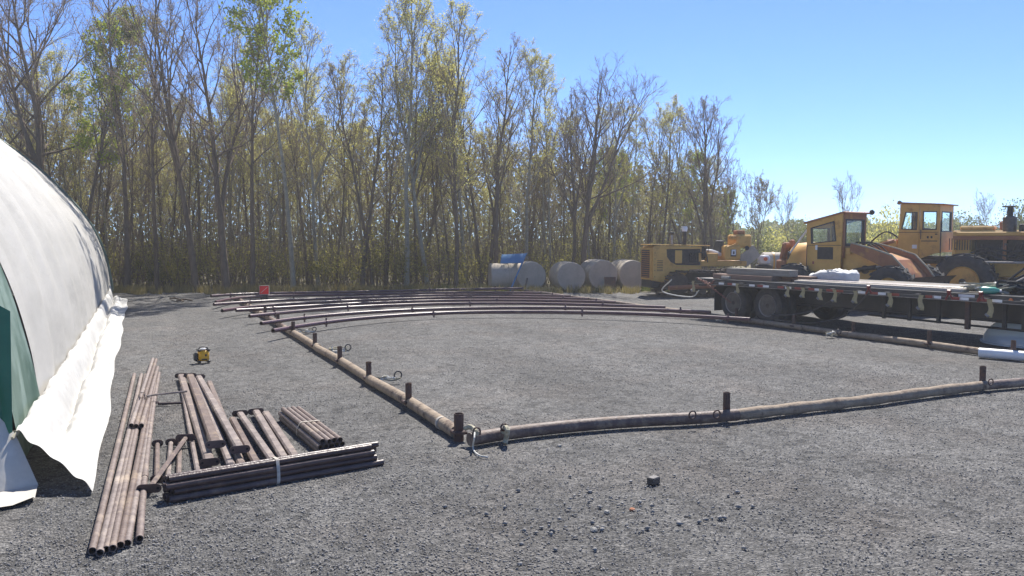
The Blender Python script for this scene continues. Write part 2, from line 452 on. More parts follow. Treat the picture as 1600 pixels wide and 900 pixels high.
M['grass'] = leaf_material('grass blades', (0.09, 0.14, 0.02), (0.25, 0.26, 0.06), 0.4)

def glass_material(name, tint, rough=0.05, alpha=0.45):
    m = bpy.data.materials.new(name); m.use_nodes = True
    N = m.node_tree.nodes; L = m.node_tree.links
    g = N.new("ShaderNodeBsdfGlossy"); g.inputs[0].default_value = (0.9, 0.95, 1, 1); g.inputs[1].default_value = rough
    t = N.new("ShaderNodeBsdfTransparent"); t.inputs[0].default_value = (*tint, 1)
    d = N.new("ShaderNodeBsdfDiffuse"); d.inputs[0].default_value = (*[c * 0.8 for c in tint], 1)
    lw = N.new("ShaderNodeLayerWeight"); lw.inputs[0].default_value = 0.5
    f1 = N.new("ShaderNodeMath"); f1.operation = 'POWER'; f1.inputs[1].default_value = 3.0; L.new(lw.outputs["Facing"], f1.inputs[0])
    f = N.new("ShaderNodeMath"); f.operation = 'MULTIPLY_ADD'; f.inputs[1].default_value = 0.45; f.inputs[2].default_value = 0.05; L.new(f1.outputs[0], f.inputs[0])
    m1 = N.new("ShaderNodeMixShader"); m1.inputs[0].default_value = alpha
    L.new(t.outputs[0], m1.inputs[1]); L.new(d.outputs[0], m1.inputs[2])
    m2 = N.new("ShaderNodeMixShader"); L.new(f.outputs[0], m2.inputs[0]); L.new(m1.outputs[0], m2.inputs[1]); L.new(g.outputs[0], m2.inputs[2])
    L.new(m2.outputs[0], N["Material Output"].inputs[0])
    return m
M['glass'] = glass_material('dusty cab glass', (0.88, 0.95, 0.93), alpha=0.06)
M['dome'] = glass_material('cloudy pale blue plastic', (0.80, 0.90, 0.96), rough=0.2, alpha=0.6)

# ------------------------------------------------------------------ the setting: ground, gravel yard
rng = np.random.default_rng(7)
random.seed(5)

def vnoise(x, y, s, seed=0):
    r = np.random.default_rng(seed)
    z = np.zeros_like(x, dtype=float)
    for k in range(6):
        a = r.uniform(0, 6.28); f = s * r.uniform(0.6, 1.7); ph = r.uniform(0, 6.28)
        z += np.sin((x * math.cos(a) + y * math.sin(a)) * f + ph)
    return z / 6

def grid_sheet(name, xs, ys, zf, mat, keep=None):
    X, Y = np.meshgrid(xs, ys, indexing='ij')
    Z = zf(X, Y)
    a, b = X.shape
    V = np.stack([X, Y, Z], -1).reshape(-1, 3)
    I, J = np.meshgrid(np.arange(a - 1), np.arange(b - 1), indexing='ij')
    q = np.stack([I * b + J, (I + 1) * b + J, (I + 1) * b + J + 1, I * b + J + 1], -1).reshape(-1, 4)
    if keep is not None:
        c = V[q].mean(1); q = q[keep(c[:, 0], c[:, 1])]
    me = bpy.data.meshes.new(name)
    me.from_pydata(V.tolist(), [], q.tolist())
    me.materials.append(mat)
    me.polygons.foreach_set("use_smooth", [True] * len(me.polygons))
    o = bpy.data.objects.new(name, me); col.objects.link(o)
    o["kind"] = "structure"
    return o

gx = np.concatenate([np.linspace(-1500, -60, 8), np.linspace(-50, 90, 60), np.linspace(110, 1500, 8)])
gy = np.concatenate([np.linspace(-600, -30, 6), np.linspace(-20, 110, 60), np.linspace(130, 1800, 9)])
grid_sheet("ground", gx, gy, lambda x, y: -0.03 + 0 * x, M['soil'])

# forward distance and sideways offset from the camera's ground point, used for edges of the yard
cY, sY = math.cos(YAW), math.sin(YAW)
def fwd(x, y): return sY * x + cY * y
def lat(x, y): return cY * x - sY * y
def yard_edge(l):
    e = 26.6 + 0 * l
    e = np.where(l > 3.0, 26.6 + (l - 3.0) * 0.22, e)
    e = np.where(l > 9.0, 28.0 + (l - 9.0) * 1.6, e)
    return e
def in_yard(x, y):
    l = lat(x, y); f = fwd(x, y)
    return (f < yard_edge(l) + 0.35 * vnoise(x, y, 2.5, 3) + 0.2 * vnoise(x, y, 8, 4)) & (f > -12) & (l > -25) & (l < 45) & (f < 62)
fx = np.arange(-24, 60, 0.22); fy = np.arange(-14, 48, 0.22)
grid_sheet("gravel_yard", fx, fy, lambda x, y: 0.006 * vnoise(x, y, 1.7, 1) + 0.004 * vnoise(x, y, 6, 2) - 0.004, M['gravel'], in_yard)

# loose stones on the yard, thick near the camera
def stone_field(name, n, sampler, rmin, rmax, mat):
    base = np.array([(1, 0, 0), (-1, 0, 0), (0, 1, 0), (0, -1, 0), (0, 0, 1), (0, 0, -0.6)], float)
    tri = np.array([(0, 2, 4), (2, 1, 4), (1, 3, 4), (3, 0, 4), (2, 0, 5), (1, 2, 5), (3, 1, 5), (0, 3, 5)])
    P = sampler(n)
    n = len(P)
    r = rmin + (rmax - rmin) * rng.random(n) ** 2.6
    V = base[None] * (0.65 + 0.7 * rng.random((n, 6, 1)))
    V = V + 0.25 * rng.normal(size=(n, 6, 3))
    V[:, :, 2] *= 0.75
    a = rng.uniform(0, 6.283, n); c, s = np.cos(a), np.sin(a)
    x = V[:, :, 0] * c[:, None] - V[:, :, 1] * s[:, None]; y = V[:, :, 0] * s[:, None] + V[:, :, 1] * c[:, None]
    V = np.stack([x, y, V[:, :, 2]], -1) * r[:, None, None]
    V[:, :, 0] += P[:, 0, None]; V[:, :, 1] += P[:, 1, None]; V[:, :, 2] += (P[:, 2] + r * 0.25)[:, None]
    T = (tri[None] + (np.arange(n) * 6)[:, None, None]).reshape(-1, 3)
    me = bpy.data.meshes.new(name)
    V = V.reshape(-1, 3)
    me.vertices.add(len(V)); me.vertices.foreach_set("co", V.ravel())
    me.loops.add(len(T) * 3); me.loops.foreach_set("vertex_index", T.ravel().astype(np.int32))
    me.polygons.add(len(T)); me.polygons.foreach_set("loop_start", np.arange(0, len(T) * 3, 3, dtype=np.int32))
    me.materials.append(mat)
    me.update(calc_edges=True)
    o = bpy.data.objects.new(name, me); col.objects.link(o)
    return o

def sample_yard(n):
    f = 3.6 + 13.5 * rng.random(n * 2) ** 1.9
    l = rng.uniform(-0.68, 0.68, n * 2) * f
    x = sY * f + cY * l; y = cY * f - sY * l
    P = np.stack([x, y, np.zeros_like(x)], -1)
    clump = 1.4 * vnoise(x, y, 1.3, 11) + 0.8 * vnoise(x, y, 4.0, 12) + rng.normal(0, 0.5, n * 2)
    P = P[(clump > -0.45) & (x > -0.7)]
    return P[:n]
tag(stone_field("loose_gravel", 125000, sample_yard, 0.0022, 0.0085, M['pebble']), "loose crushed grey stone strewn over the yard", "gravel", kind="stuff")
def sample_heap(n):
    c0 = G(960, 800); out = rng.normal(size=(n, 3)) * np.array([0.5, 0.35, 0]) + np.array([c0.x, c0.y, 0.003])
    return out
tag(stone_field("coarse_gravel", 260, sample_heap, 0.006, 0.021, M['pebble']), "scatter of coarser grey stones in the open foreground", "gravel", kind="stuff")

# ------------------------------------------------------------------ trees
class Tubes:
    """many thin tubes gathered fast with numpy"""
    def __init__(self): self.V = []; self.F = []; self.o = 0
    def add(self, P, r, n):
        P = np.asarray(P, float); k = len(P)
        d = np.gradient(P, axis=0); d /= np.linalg.norm(d, axis=1)[:, None] + 1e-9
        ref = np.array([0.31, 0.87, 0.1]) if abs(d[0][2]) > 0.7 else np.array([0, 0, 1.0])
        u = np.cross(d, ref); u /= np.linalg.norm(u, axis=1)[:, None] + 1e-9
        w = np.cross(d, u)
        a = np.arange(n) * 2 * math.pi / n
        r = np.asarray(r, float)[:, None, None]
        V = P[:, None] + r * (np.cos(a)[None, :, None] * u[:, None] + np.sin(a)[None, :, None] * w[:, None])
        self.V.append(V.reshape(-1, 3))
        i = np.arange(k - 1)[:, None] * n; j = np.arange(n)[None]; j2 = (j + 1) % n
        F = np.stack([i + j, i + j2, i + n + j2, i + n + j], -1).reshape(-1, 4) + self.o
        self.F.append(F); self.o += k * n
    def mesh(self, name, mat, smooth=True):
        me = bpy.data.meshes.new(name)
        V = np.concatenate(self.V); F = np.concatenate(self.F)
        return raw_mesh(name, V, F, mat, smooth)

def raw_mesh(name, V, F, mat, smooth=False):
    me = bpy.data.meshes.new(name)
    k = F.shape[1]
    me.vertices.add(len(V)); me.vertices.foreach_set("co", np.ascontiguousarray(V, dtype=np.float32).ravel())
    me.loops.add(F.size); me.loops.foreach_set("vertex_index", F.ravel().astype(np.int32))
    me.polygons.add(len(F)); me.polygons.foreach_set("loop_start", np.arange(0, F.size, k, dtype=np.int32))
    if smooth: me.polygons.foreach_set("use_smooth", np.ones(len(F), dtype=bool))
    me.materials.append(mat)
    me.update(calc_edges=True)
    return me

def leaf_mesh(name, P, size, mat, r, flat=0.0):
    """diamond leaves, each a bent quad of two triangles' worth"""
    n = len(P)
    d1 = r.normal(size=(n, 3)); d1[:, 2] -= flat; d1 /= np.linalg.norm(d1, axis=1)[:, None]
    d2 = np.cross(d1, r.normal(size=(n, 3))); d2 /= np.linalg.norm(d2, axis=1)[:, None] + 1e-9
    s = (size * (0.6 + 0.8 * r.random(n)))[:, None]
    V = np.stack([P, P + d1 * s * 0.5 + d2 * s * 0.36, P + d1 * s, P + d1 * s * 0.5 - d2 * s * 0.36], 1).reshape(-1, 3)
    F = np.arange(n * 4).reshape(-1, 4)
    return raw_mesh(name, V, F, mat)

def tree_meshes(name, seed, h, r0, crown=0.42, nb=14, spread=0.8, leaves=0, leafsize=0.05, leafmat=None, bark='bark', lean=(0, 0), twigs=5,
                wiggle=0.042, fork=False, top_only=0.0, angle=(0.3, 0.65)):
    r = np.random.default_rng(seed)
    big, small = Tubes(), Tubes()
    tips = []
    def stem(p0, d0, L, ra, rb, k, n, tb, wig, up):
        P = [np.array(p0, float)]; d = np.array(d0, float); d /= np.linalg.norm(d)
        for i in range(k):
            d = d + r.normal(size=3) * wig; d[2] += up; d /= np.linalg.norm(d)
            P.append(P[-1] + d * L / k)
        P = np.array(P)
        tb.add(P, ra + (rb - ra) * np.linspace(0, 1, k + 1) ** 0.8, n)
        return P
    def pos(P, t):
        x = t * (len(P) - 1); i = min(int(x), len(P) - 2); f = x - i
        d = P[i + 1] - P[i]
        return P[i] * (1 - f) + P[i + 1] * f, d / (np.linalg.norm(d) + 1e-9)
    def side(d, ang, az):
        a = np.cross(d, [0.3, 0.2, 1.0]) if abs(d[2]) < 0.9 else np.cross(d, [1.0, 0.1, 0])
        a /= np.linalg.norm(a); b = np.cross(d, a)
        return d * math.cos(ang) + (a * math.cos(az) + b * math.sin(az)) * math.sin(ang)
    def dress(P, L, rad, lvl):
        """branchlets on a branch"""
        cnt = max(2, int((5 if lvl == 2 else 4.5) * (0.7 + 0.6 * r.random())))
        for i in range(cnt):
            t = 0.25 + 0.75 * (i + r.random()) / cnt
            p, d = pos(P, min(t, 0.99))
            dd = side(d, r.uniform(0.4, 0.9), r.uniform(0, 6.28)); dd[2] += 0.15
            l = L * r.uniform(0.32, 0.55) * (1.15 - 0.5 * t)
            if lvl == 2:
                Q = stem(p, dd, l, max(rad * 0.45, 0.008), 0.005, 3, 3, small, 0.12, 0.05)
                dress(Q, l, rad * 0.45, 3)
            else:
                Q = stem(p, dd, l, 0.0065, 0.0045, 2, 3, small, 0.12, 0.04)
                for j in range(twigs):
                    t2 = r.uniform(0.2, 1.0); p2, d2 = pos(Q, min(t2, 0.99))
                    d3 = side(d2, r.uniform(0.3, 0.8), r.uniform(0, 6.28)); l3 = l * r.uniform(0.3, 0.6) + 0.05
                    T = np.array([p2, p2 + d3 * l3])
                    small.add(T, [0.0048, 0.0032], 3)
                    tips.append(T[1]); tips.append(T[0] * 0.5 + T[1] * 0.5)
    d0 = np.array([lean[0], lean[1], 1.0])
    trunks = [stem((0, 0, -0.1), d0, h, r0, r0 * 0.12, 14, 8, big, wiggle, 0.01)]
    big.add(np.array([trunks[0][0], trunks[0][0] + [0, 0, 0.35]]), [r0 * 1.5, r0 * 0.98], 8)
    if fork:
        for q in range(fork):
            t = r.uniform(0.22, 0.42); p, d = pos(trunks[0], t)
            dd = side(d, r.uniform(0.25, 0.45), r.uniform(0, 6.28))
            trunks.append(stem(p, dd, h * (1 - t) * r.uniform(0.75, 0.95), r0 * 0.6, r0 * 0.1, 10, 6, big, wiggle * 1.3, 0.05))
    for ti, T in enumerate(trunks):
        m = nb if ti == 0 else nb // 2
        c0 = crown if ti == 0 else 0.25
        for i in range(m):
            t = c0 + (0.98 - c0) * (i + r.random()) / m
            p, d = pos(T, min(t, 0.99))
            rel = (t - c0) / (1 - c0)
            ang = angle[1] + (angle[0] - angle[1]) * rel + r.uniform(-0.15, 0.15)
            dd = side(d, ang, i * 2.4 + r.uniform(-0.6, 0.6))
            l = h * spread * (0.06 + 0.26 * math.sin(math.pi * min(1, 0.25 + rel * 0.75)) ** 0.8) * r.uniform(0.65, 1.2)
            rad = r0 * 0.32 * (1 - 0.6 * t) + 0.006
            Q = stem(p, dd, l, rad, 0.007, 6, 5, big, 0.11, 0.09)
            dress(Q, l, rad, 2)
    tips = np.array(tips)
    out = [big.mesh(name + "_trunk", M[bark]), small.mesh(name + "_twigs", M['twig'])]
    if leaves:
        tp = tips
        if top_only: tp = tips[tips[:, 2] > h * top_only]
        idx = r.integers(0, len(tp), leaves)
        out.append(leaf_mesh(name + "_leaves", tp[idx] + r.normal(size=(leaves, 3)) * 0.06, leafsize, M[leafmat], r, 0.4))
    else: out.append(None)
    return out

PROTO = {
    'bare':   [tree_meshes("bare_a", 1, 10, 0.12, nb=17, crown=0.36, leaves=2000, leafsize=0.036, leafmat='leaf_bud'),
               tree_meshes("bare_b", 2, 10, 0.11, nb=16, crown=0.42, leaves=2400, leafsize=0.036, leafmat='leaf_bud', wiggle=0.05),
               tree_meshes("bare_c", 3, 10, 0.13, nb=13, crown=0.40, leaves=2000, leafsize=0.036, leafmat='leaf_bud', fork=2, spread=0.9, wiggle=0.04)],
    'big':    [tree_meshes("big_a", 11, 10, 0.17, nb=14, crown=0.34, leaves=1400, leafsize=0.034, leafmat='leaf_bud', fork=2, spread=1.15, wiggle=0.045, angle=(0.4, 1.1)),
               tree_meshes("big_b", 12, 10, 0.16, nb=16, crown=0.38, leaves=1600, leafsize=0.034, leafmat='leaf_bud', fork=1, spread=1.05, wiggle=0.05, angle=(0.4, 1.0))],
    'yellow': [tree_meshes("yellow_a", 21, 10, 0.11, nb=16, crown=0.38, leaves=8500, leafsize=0.043, leafmat='leaf_yellow', bark='bark_pale', spread=0.85),
               tree_meshes("yellow_b", 22, 10, 0.10, nb=14, crown=0.45, leaves=6500, leafsize=0.043, leafmat='leaf_yellow', bark='bark_pale', fork=1),
               tree_meshes("yellow_c", 23, 10, 0.10, nb=17, crown=0.30, leaves=6500, leafsize=0.042, leafmat='leaf_yellow', wiggle=0.04)],
    'green':  [tree_meshes("green_a", 31, 10, 0.10, nb=19, crown=0.40, leaves=10000, leafsize=0.092, leafmat='leaf_green', spread=0.75, twigs=3),
               tree_meshes("green_b", 32, 10, 0.10, nb=17, crown=0.55, leaves=7500, leafsize=0.09, leafmat='leaf_green', bark='bark_pale', spread=0.75, twigs=3, top_only=0.58)],
    'thin':   [tree_meshes("thin_a", 41, 10, 0.065, nb=12, crown=0.45, leaves=1800, leafsize=0.05, leafmat='leaf_yellow', spread=0.6, twigs=3),
               tree_meshes("thin_b", 42, 10, 0.06, nb=12, crown=0.40, leaves=300, leafsize=0.035, leafmat='leaf_bud', spread=0.65, wiggle=0.05, twigs=3),
               tree_meshes("thin_c", 43, 10, 0.07, nb=10, crown=0.5, leaves=2000, leafsize=0.055, leafmat='leaf_yellow', bark='bark_pale', spread=0.6, twigs=3)],
    'sapling': [tree_meshes("sapling_a", 51, 4, 0.03, nb=8, crown=0.2, leaves=160, leafsize=0.035, leafmat='leaf_bud', twigs=2, fork=3, spread=1.3, angle=(0.3, 0.6)),
                tree_meshes("sapling_b", 52, 4, 0.03, nb=12, crown=0.2, leaves=700, leafsize=0.05, leafmat='leaf_yellow', fork=3, spread=1.1, angle=(0.3, 0.6))],
}

def plant_tree(kind, var, loc, h, rz, label, group=None, lean=(0, 0), thick=1.0, name=None, cat="tree"):
    p = PROTO[kind][var % len(PROTO[kind])]
    base = 4.0 if kind == 'sapling' else 10.0
    s = h / base
    e = empty(name or {'bare': 'bare_tree', 'big': 'spreading_tree', 'yellow': 'budding_tree', 'green': 'leafy_tree', 'thin': 'slender_tree', 'sapling': 'sapling'}[kind], loc)
    e.rotation_euler = (-lean[1], lean[0], rz)
    e.scale = (s * thick, s * thick, s)
    for nm, me in zip(('trunk', 'branches', 'crown'), p):
        if me is None: continue
        o = bpy.data.objects.new(nm, me); col.objects.link(o); o.parent = e
        if nm != 'trunk': o["kind"] = "stuff"
    tag(e, label, cat, group)
    return e

def lean_for(px, dpx, d, h):
    """tilt about the line of sight so that the top leans dpx to the right"""
    a = math.atan(dpx / FPX * d / h)
    rt = Vector((cY, -sY, 0))
    return (a * rt.x, a * rt.y)

# front row, left to right: base px, distance, top px, top py, kind, variant, label
FRONT = [
    (62, 27.6, 82, -45, 'big', 0, "thick dark bare tree rising behind the white tarp building"),
    (8, 28.2, -10, -30, 'big', 1, "bare tree whose boughs enter at the top left corner"),
    (133, 28.0, 140, 25, 'green', 0, "tree in bright green leaf above the white tarp building"),
    (196, 27.6, 222, -12, 'bare', 0, "slender bare tree right of the bright green leafy tree"),
    (243, 27.6, 238, 60, 'bare', 1, "dark bare tree behind the gap beside the tarp building's far corner"),
    (306, 27.2, 290, -8, 'bare', 2, "bare tree with straight dark trunk above the sticks on the gravel"),
    (353, 27.0, 318, 10, 'big', 1, "big grey forking tree with wide bare boughs left of the red square"),
    (393, 27.6, 385, 20, 'bare', 1, "dark leaning bare tree directly behind the red square"),
    (457, 27.2, 483, -10, 'green', 1, "tall poplar with a tuft of green leaves at its top"),
    (496, 28.5, 505, 70, 'yellow', 1, "pale trunked tree just right of the green topped poplar"),
    (525, 29.0, 520, 120, 'thin', 0, "slender tree second right of the green topped poplar"),
    (565, 28.0, 545, 90, 'bare', 0, "dark bare tree leaning left, third right of the green topped poplar"),
    (580, 28.2, 582, 110, 'bare', 1, "upright dark bare tree left of the tall yellowish tree"),
    (600, 29.0, 602, 130, 'thin', 1, "short dark trunk close left of the tall yellowish tree"),
    (634, 28.0, 655, 15, 'yellow', 0, "tallest yellowish budding tree in the middle of the wood"),
    (668, 28.4, 640, 40, 'yellow', 1, "pale forked tree crossing the tall yellowish tree"),
    (713, 28.2, 712, 38, 'yellow', 2, "tall grey budding tree right of the tallest yellowish one"),
    (728, 29.5, 770, 45, 'thin', 2, "pale slender tree leaning right toward the blue chute"),
    (752, 29.5, 735, 80, 'yellow', 2, "budding tree left of the blue chute"),
    (775, 29.0, 768, 60, 'bare', 0, "dark bare tree standing behind the blue chute"),
    (820, 30.0, 838, 78, 'yellow', 0, "budding tree behind the concrete cylinders, right of the blue chute"),
    (862, 30.5, 848, 110, 'thin', 2, "slender pale tree above the second concrete cylinder"),
    (896, 30.0, 885, 130, 'bare', 2, "dark crooked tree, left one of the pair above the concrete cylinders"),
    (911, 30.0, 932, 105, 'big', 0, "dark crooked tree, right one of the pair above the concrete cylinders"),
    (958, 32.0, 985, 150, 'yellow', 1, "budding tree above the rusty plate on the concrete cylinder"),
    (1008, 32.5, 985, 165, 'yellow', 2, "tree leaning left above the bulldozer's front"),
    (1034, 33.0, 1035, 142, 'yellow', 2, "budding tree behind the bulldozer's short exhaust"),
    (1075, 34.0, 1045, 160, 'bare', 1, "bare tree leaning left behind the bulldozer's tall exhaust"),
    (1103, 35.0, 1098, 160, 'big', 1, "bare tree near the right end of the wood"),
    (1118, 35.5, 1130, 150, 'bare', 2, "last tall bare tree at the right end of the wood"),
]
for i, (bx, d, tx, ty, kind, var, label) in enumerate(FRONT):
    ty += max(0, min(25, (bx - 690) * 0.3))
    h = CAMH + (374 - ty) / FPX * d
    plant_tree(kind, var, at(bx, d, -0.02), h, (i * 2.1) % 6.28, label, "trees along the edge of the wood", lean_for(bx, tx - bx, d, h))

# thinner trees between them and rows behind
r2 = np.random.default_rng(99)
def edge_d(px): return 27.5 + max(0, px - 650) * 0.0095 + max(0, px - 1000) * 0.012
def top_y(px): return float(np.interp(px, [-60, 150, 330, 480, 560, 650, 760, 850, 950, 1050, 1130, 1160], [0, 40, 20, 30, 110, 50, 60, 100, 130, 155, 165, 200]))
SEC = {}
ORD = 'first second third fourth fifth sixth seventh eighth ninth tenth eleventh twelfth thirteenth fourteenth fifteenth sixteenth seventeenth eighteenth nineteenth twentieth'.split() + ['far'] * 20
for px in np.arange(-40, 1130, 14):
    x = px + r2.uniform(-5, 5); d = edge_d(px) + r2.uniform(0.8, 5.0)
    ty = top_y(x) + abs(r2.normal(75, 50)) + (40 if x < 740 else 22)
    h = CAMH + (374 - ty) / FPX * d
    kind = r2.choice(['thin', 'thin', 'bare', 'yellow'])
    reg = [n_ for lim, n_ in ((200, "behind the tarp building"), (340, "left of the big forking tree"), (460, "around the red square"), (560, "right of the green topped poplar"), (690, "around the tall yellowish tree"),
                              (790, "behind the blue chute"), (1000, "above the concrete cylinders"), (9999, "behind the bulldozer")) if x < lim][0]
    SEC[reg] = SEC.get(reg, 0) + 1
    plant_tree(kind, int(r2.integers(0, 3)), at(x, d, -0.02), h, r2.uniform(0, 6.28),
               "%s second-rank tree %s, %s from the left there" % ({'thin': 'thin', 'bare': 'bare', 'yellow': 'budding'}[kind], reg, ORD[SEC[reg] - 1]), "slender trees filling the wood's front",
               (r2.normal(0, 0.035), r2.normal(0, 0.035)), r2.uniform(0.7, 1.1), name="slender_tree")
for row, (d0, d1, step) in enumerate(((5, 10, 15), (10, 20, 14))):
    for px in np.arange(-60, 1125 - row * 12, step):
        x = px + r2.uniform(-6, 6); d = edge_d(px) + r2.uniform(d0, d1)
        ty = top_y(x) + abs(r2.normal(95, 50)) + 85 + row * 35
        h = CAMH + (374 - ty) / FPX * d
        kind = r2.choice(['bare', 'thin', 'yellow', 'yellow'])
        plant_tree(kind, int(r2.integers(0, 3)), at(x, d, -0.05), h, r2.uniform(0, 6.28),
                   "dim trunk deep inside the wood, seen between nearer trunks", "trees deep in the wood",
                   (r2.normal(0, 0.04), r2.normal(0, 0.04)), r2.uniform(0.8, 1.2), name="bare_tree")

for (px_, d_, ty_, v_, lab_) in ((925, 36, 235, 0, 'bright green young tree behind the crooked pair'), (985, 37, 250, 1, 'bright green young tree behind the leaning tree above the bulldozer'), (1062, 39, 245, 0, 'bright green young tree behind the bulldozer exhausts'), (1128, 41, 300, 0, 'low bright green tree closing the right end of the wood'), (700, 34, 190, 1, 'bright green young tree deep behind the tall grey budding tree')):
    plant_tree('green', v_, at(px_, d_, -0.03), CAMH + (374 - ty_) / FPX * d_, px_ * .31, lab_, 'bright young trees in the wood')

# undergrowth: young leaves and brush at the foot of the wood
def leaf_stuff(name, P, size, mat, label, cat):
    me = leaf_mesh(name, P, size, M[mat], rng, 0.0)
    o = bpy.data.objects.new(name, me); col.objects.link(o)
    return tag(o, label, cat, kind="stuff")
PP = []
for k in range(520):
    pxx = rng.uniform(-60, 1150); d = 27.9 + max(0, pxx - 650) * 0.0095 + max(0, pxx - 1000) * 0.012 + 15 * rng.random() ** 1.6
    w = rng.uniform(0.3, 1.1); h = w * rng.uniform(0.9, 2.6); m_ = int(90 + 150 * w)
    v = rng.normal(size=(m_, 3)); v /= np.linalg.norm(v, axis=1)[:, None]; v *= (rng.random(m_) ** 0.5)[:, None]
    f = d + v[:, 0] * w * 0.6; l = (pxx - 800) / FPX * d + v[:, 1] * w * 0.6
    z = h * 0.45 * (1 + v[:, 2] * 0.95) + rng.uniform(0, 0.5)
    PP.append(np.stack([sY * f + cY * l, cY * f - sY * l, z], -1))
n = 26000
px = rng.uniform(-60, 1150, n)
dd = 27.7 + np.maximum(0, px - 650) * 0.0095 + np.maximum(0, px - 1000) * 0.012 + 20 * rng.random(n) ** 1.4
hh = np.minimum(rng.exponential(1.4, n), 5.5)
lt_ = (px - 800) / FPX * dd
PP.append(np.stack([sY * dd + cY * lt_, cY * dd - sY * lt_, hh], -1))
P = np.concatenate(PP)
leaf_stuff("undergrowth", P, 0.066, 'leaf_under', "olive young leaves and brush at the foot of the wood", "undergrowth")
# brush stems
tb = Tubes()
for i in range(3000):
    p0 = at(r2.uniform(-60, 1145), 0.0)
    pxx = r2.uniform(-60, 1145); d = edge_d(pxx) + 0.3 + 14 * r2.random() ** 1.5
    b = at(pxx, d, -0.02); L = r2.uniform(0.6, 2.4) if r2.random() < .6 else r2.uniform(2.2, 5.0)
    dv = np.array([r2.normal(0, 0.25), r2.normal(0, 0.25), 1.0]); dv /= np.linalg.norm(dv)
    mid = np.array(b) + dv * L * 0.5; e2 = np.array(b) + dv * L + np.array([r2.normal(0, .2), r2.normal(0, .2), 0])
    tb.add([np.array(b), mid, e2], [0.012, 0.009, 0.004], 3)
    for q in range(3):
        t = r2.uniform(0.3, 0.95); s = np.array(b) + dv * L * t
        tb.add([s, s + np.array([r2.normal(0, .35), r2.normal(0, .35), r2.uniform(.15, .5)])], [0.006, 0.003], 3)
o = bpy.data.objects.new("brush_stems", tb.mesh("brush_stems", M['bark'])); col.objects.link(o)
tag(o, "tangle of thin brush stems at the foot of the wood", "brush", kind="stuff")

# far wood showing as one mass behind everything
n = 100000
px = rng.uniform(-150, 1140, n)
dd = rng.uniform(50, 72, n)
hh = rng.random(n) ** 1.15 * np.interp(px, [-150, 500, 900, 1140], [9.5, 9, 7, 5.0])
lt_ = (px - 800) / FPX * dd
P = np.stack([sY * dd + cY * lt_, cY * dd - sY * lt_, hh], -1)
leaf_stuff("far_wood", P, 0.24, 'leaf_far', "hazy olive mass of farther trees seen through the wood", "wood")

# ------------------------------------------------------------------ bushes and saplings on the right
def bush_mesh(name, seed, w, h, n, mat, size):
    r = np.random.default_rng(seed)
    lobes = [(r.uniform(-.4, .4) * w, r.uniform(-.35, .35) * w, r.uniform(.12, .78) * h, r.uniform(.24, .36) * w) for _ in range(14)]
    P = []
    for i in range(n):
        lx, ly, lz, lr = lobes[r.integers(0, len(lobes))]
        v = r.normal(size=3); v /= np.linalg.norm(v); v *= lr * r.random() ** 0.4
        p = (lx + v[0], ly + v[1], max(0.05, lz + v[2] * h / w * 1.3))
        P.append(p)
    me = leaf_mesh(name + "_leaves", np.array(P), size, M[mat], r)
    t = Tubes()
    for i in range(26):
        a = r.uniform(0, 6.28); L = h * r.uniform(.6, 1.02); q = r.uniform(0.08, .36) * w
        e2 = np.array([math.cos(a) * q, math.sin(a) * q, L])
        t.add([np.array([math.cos(a) * .06, math.sin(a) * .06, -.05]), e2 * [0.5, .5, .55], e2], [.03, .02, .006], 4)
    return me, t.mesh(name + "_stems", M['twig'])
BUSH = [bush_mesh("bush_a", 1, 3.0, 3.0, 2600, 'leaf_bush', 0.13), bush_mesh("bush_b", 2, 3.4, 2.6, 2600, 'leaf_yellow', 0.12), bush_mesh("bush_c", 3, 2.8, 3.4, 2400, 'leaf_bush', 0.12)]
def bush(px, d, top_y, wpx, var, label, group="bushes beyond the machines"):
    e = empty("bush", at(px, d, -0.03), px * 0.37)
    h = CAMH + (374 - top_y) / FPX * d; w = wpx / FPX * d
    me, st = BUSH[var % 3]
    e.scale = (w / 3, w / 3, h / 3)
    for nm, m_ in (("crown", me), ("stems", st)):
        o = bpy.data.objects.new(nm, m_); col.objects.link(o); o.parent = e
    tag(e, label, "bush", group)
for a in [(1178, 46, 352, 70, 0, "green bush behind the bulldozer's rear post"),
          (1215, 52, 346, 75, 1, "pale green bush between bulldozer and the nearer loader cab"),
          (1250, 50, 350, 60, 2, "green bush just behind the nearer loader's rear"),
          (1298, 54, 345, 70, 0, "bush seen through the nearer loader's side window"),
          (1345, 52, 345, 60, 2, "bush right behind the nearer loader's windscreen"),
          (1395, 44, 310, 75, 1, "tall pale leafy bush between the two loader cabs"),
          (1440, 55, 352, 80, 0, "bush hidden mostly by the farther loader's cab"),
          (1505, 56, 338, 70, 2, "green bush above the farther loader's hood"),
          (1545, 58, 340, 70, 0, "green bush left of the loader's exhaust stack"),
          (1590, 48, 322, 62, 2, "dark green bush right of the loader's exhaust stack"),
          (1640, 50, 330, 80, 0, "green bush at the right edge of the picture")]:
    bush(*a)
for (px, d, ty, var, lab) in [(1150, 37, 270, 0, "bare multi-stemmed sapling at the right end of the wood"),
                              (1185, 38, 282, 1, "leafing multi-stemmed sapling leaning right past the wood's end"),
                              (1318, 48, 292, 0, "tall bare sapling above the nearer loader's cab"),
                              (1232, 46, 312, 0, "small bare sapling between bulldozer and loader"),
                              (1545, 50, 315, 0, "small bare sapling left of the exhaust stack")]:
    h = CAMH + (374 - ty) / FPX * d
    plant_tree('sapling', var, at(px, d, -0.03), h, px * 0.7, lab, "saplings at the right", thick=0.75)

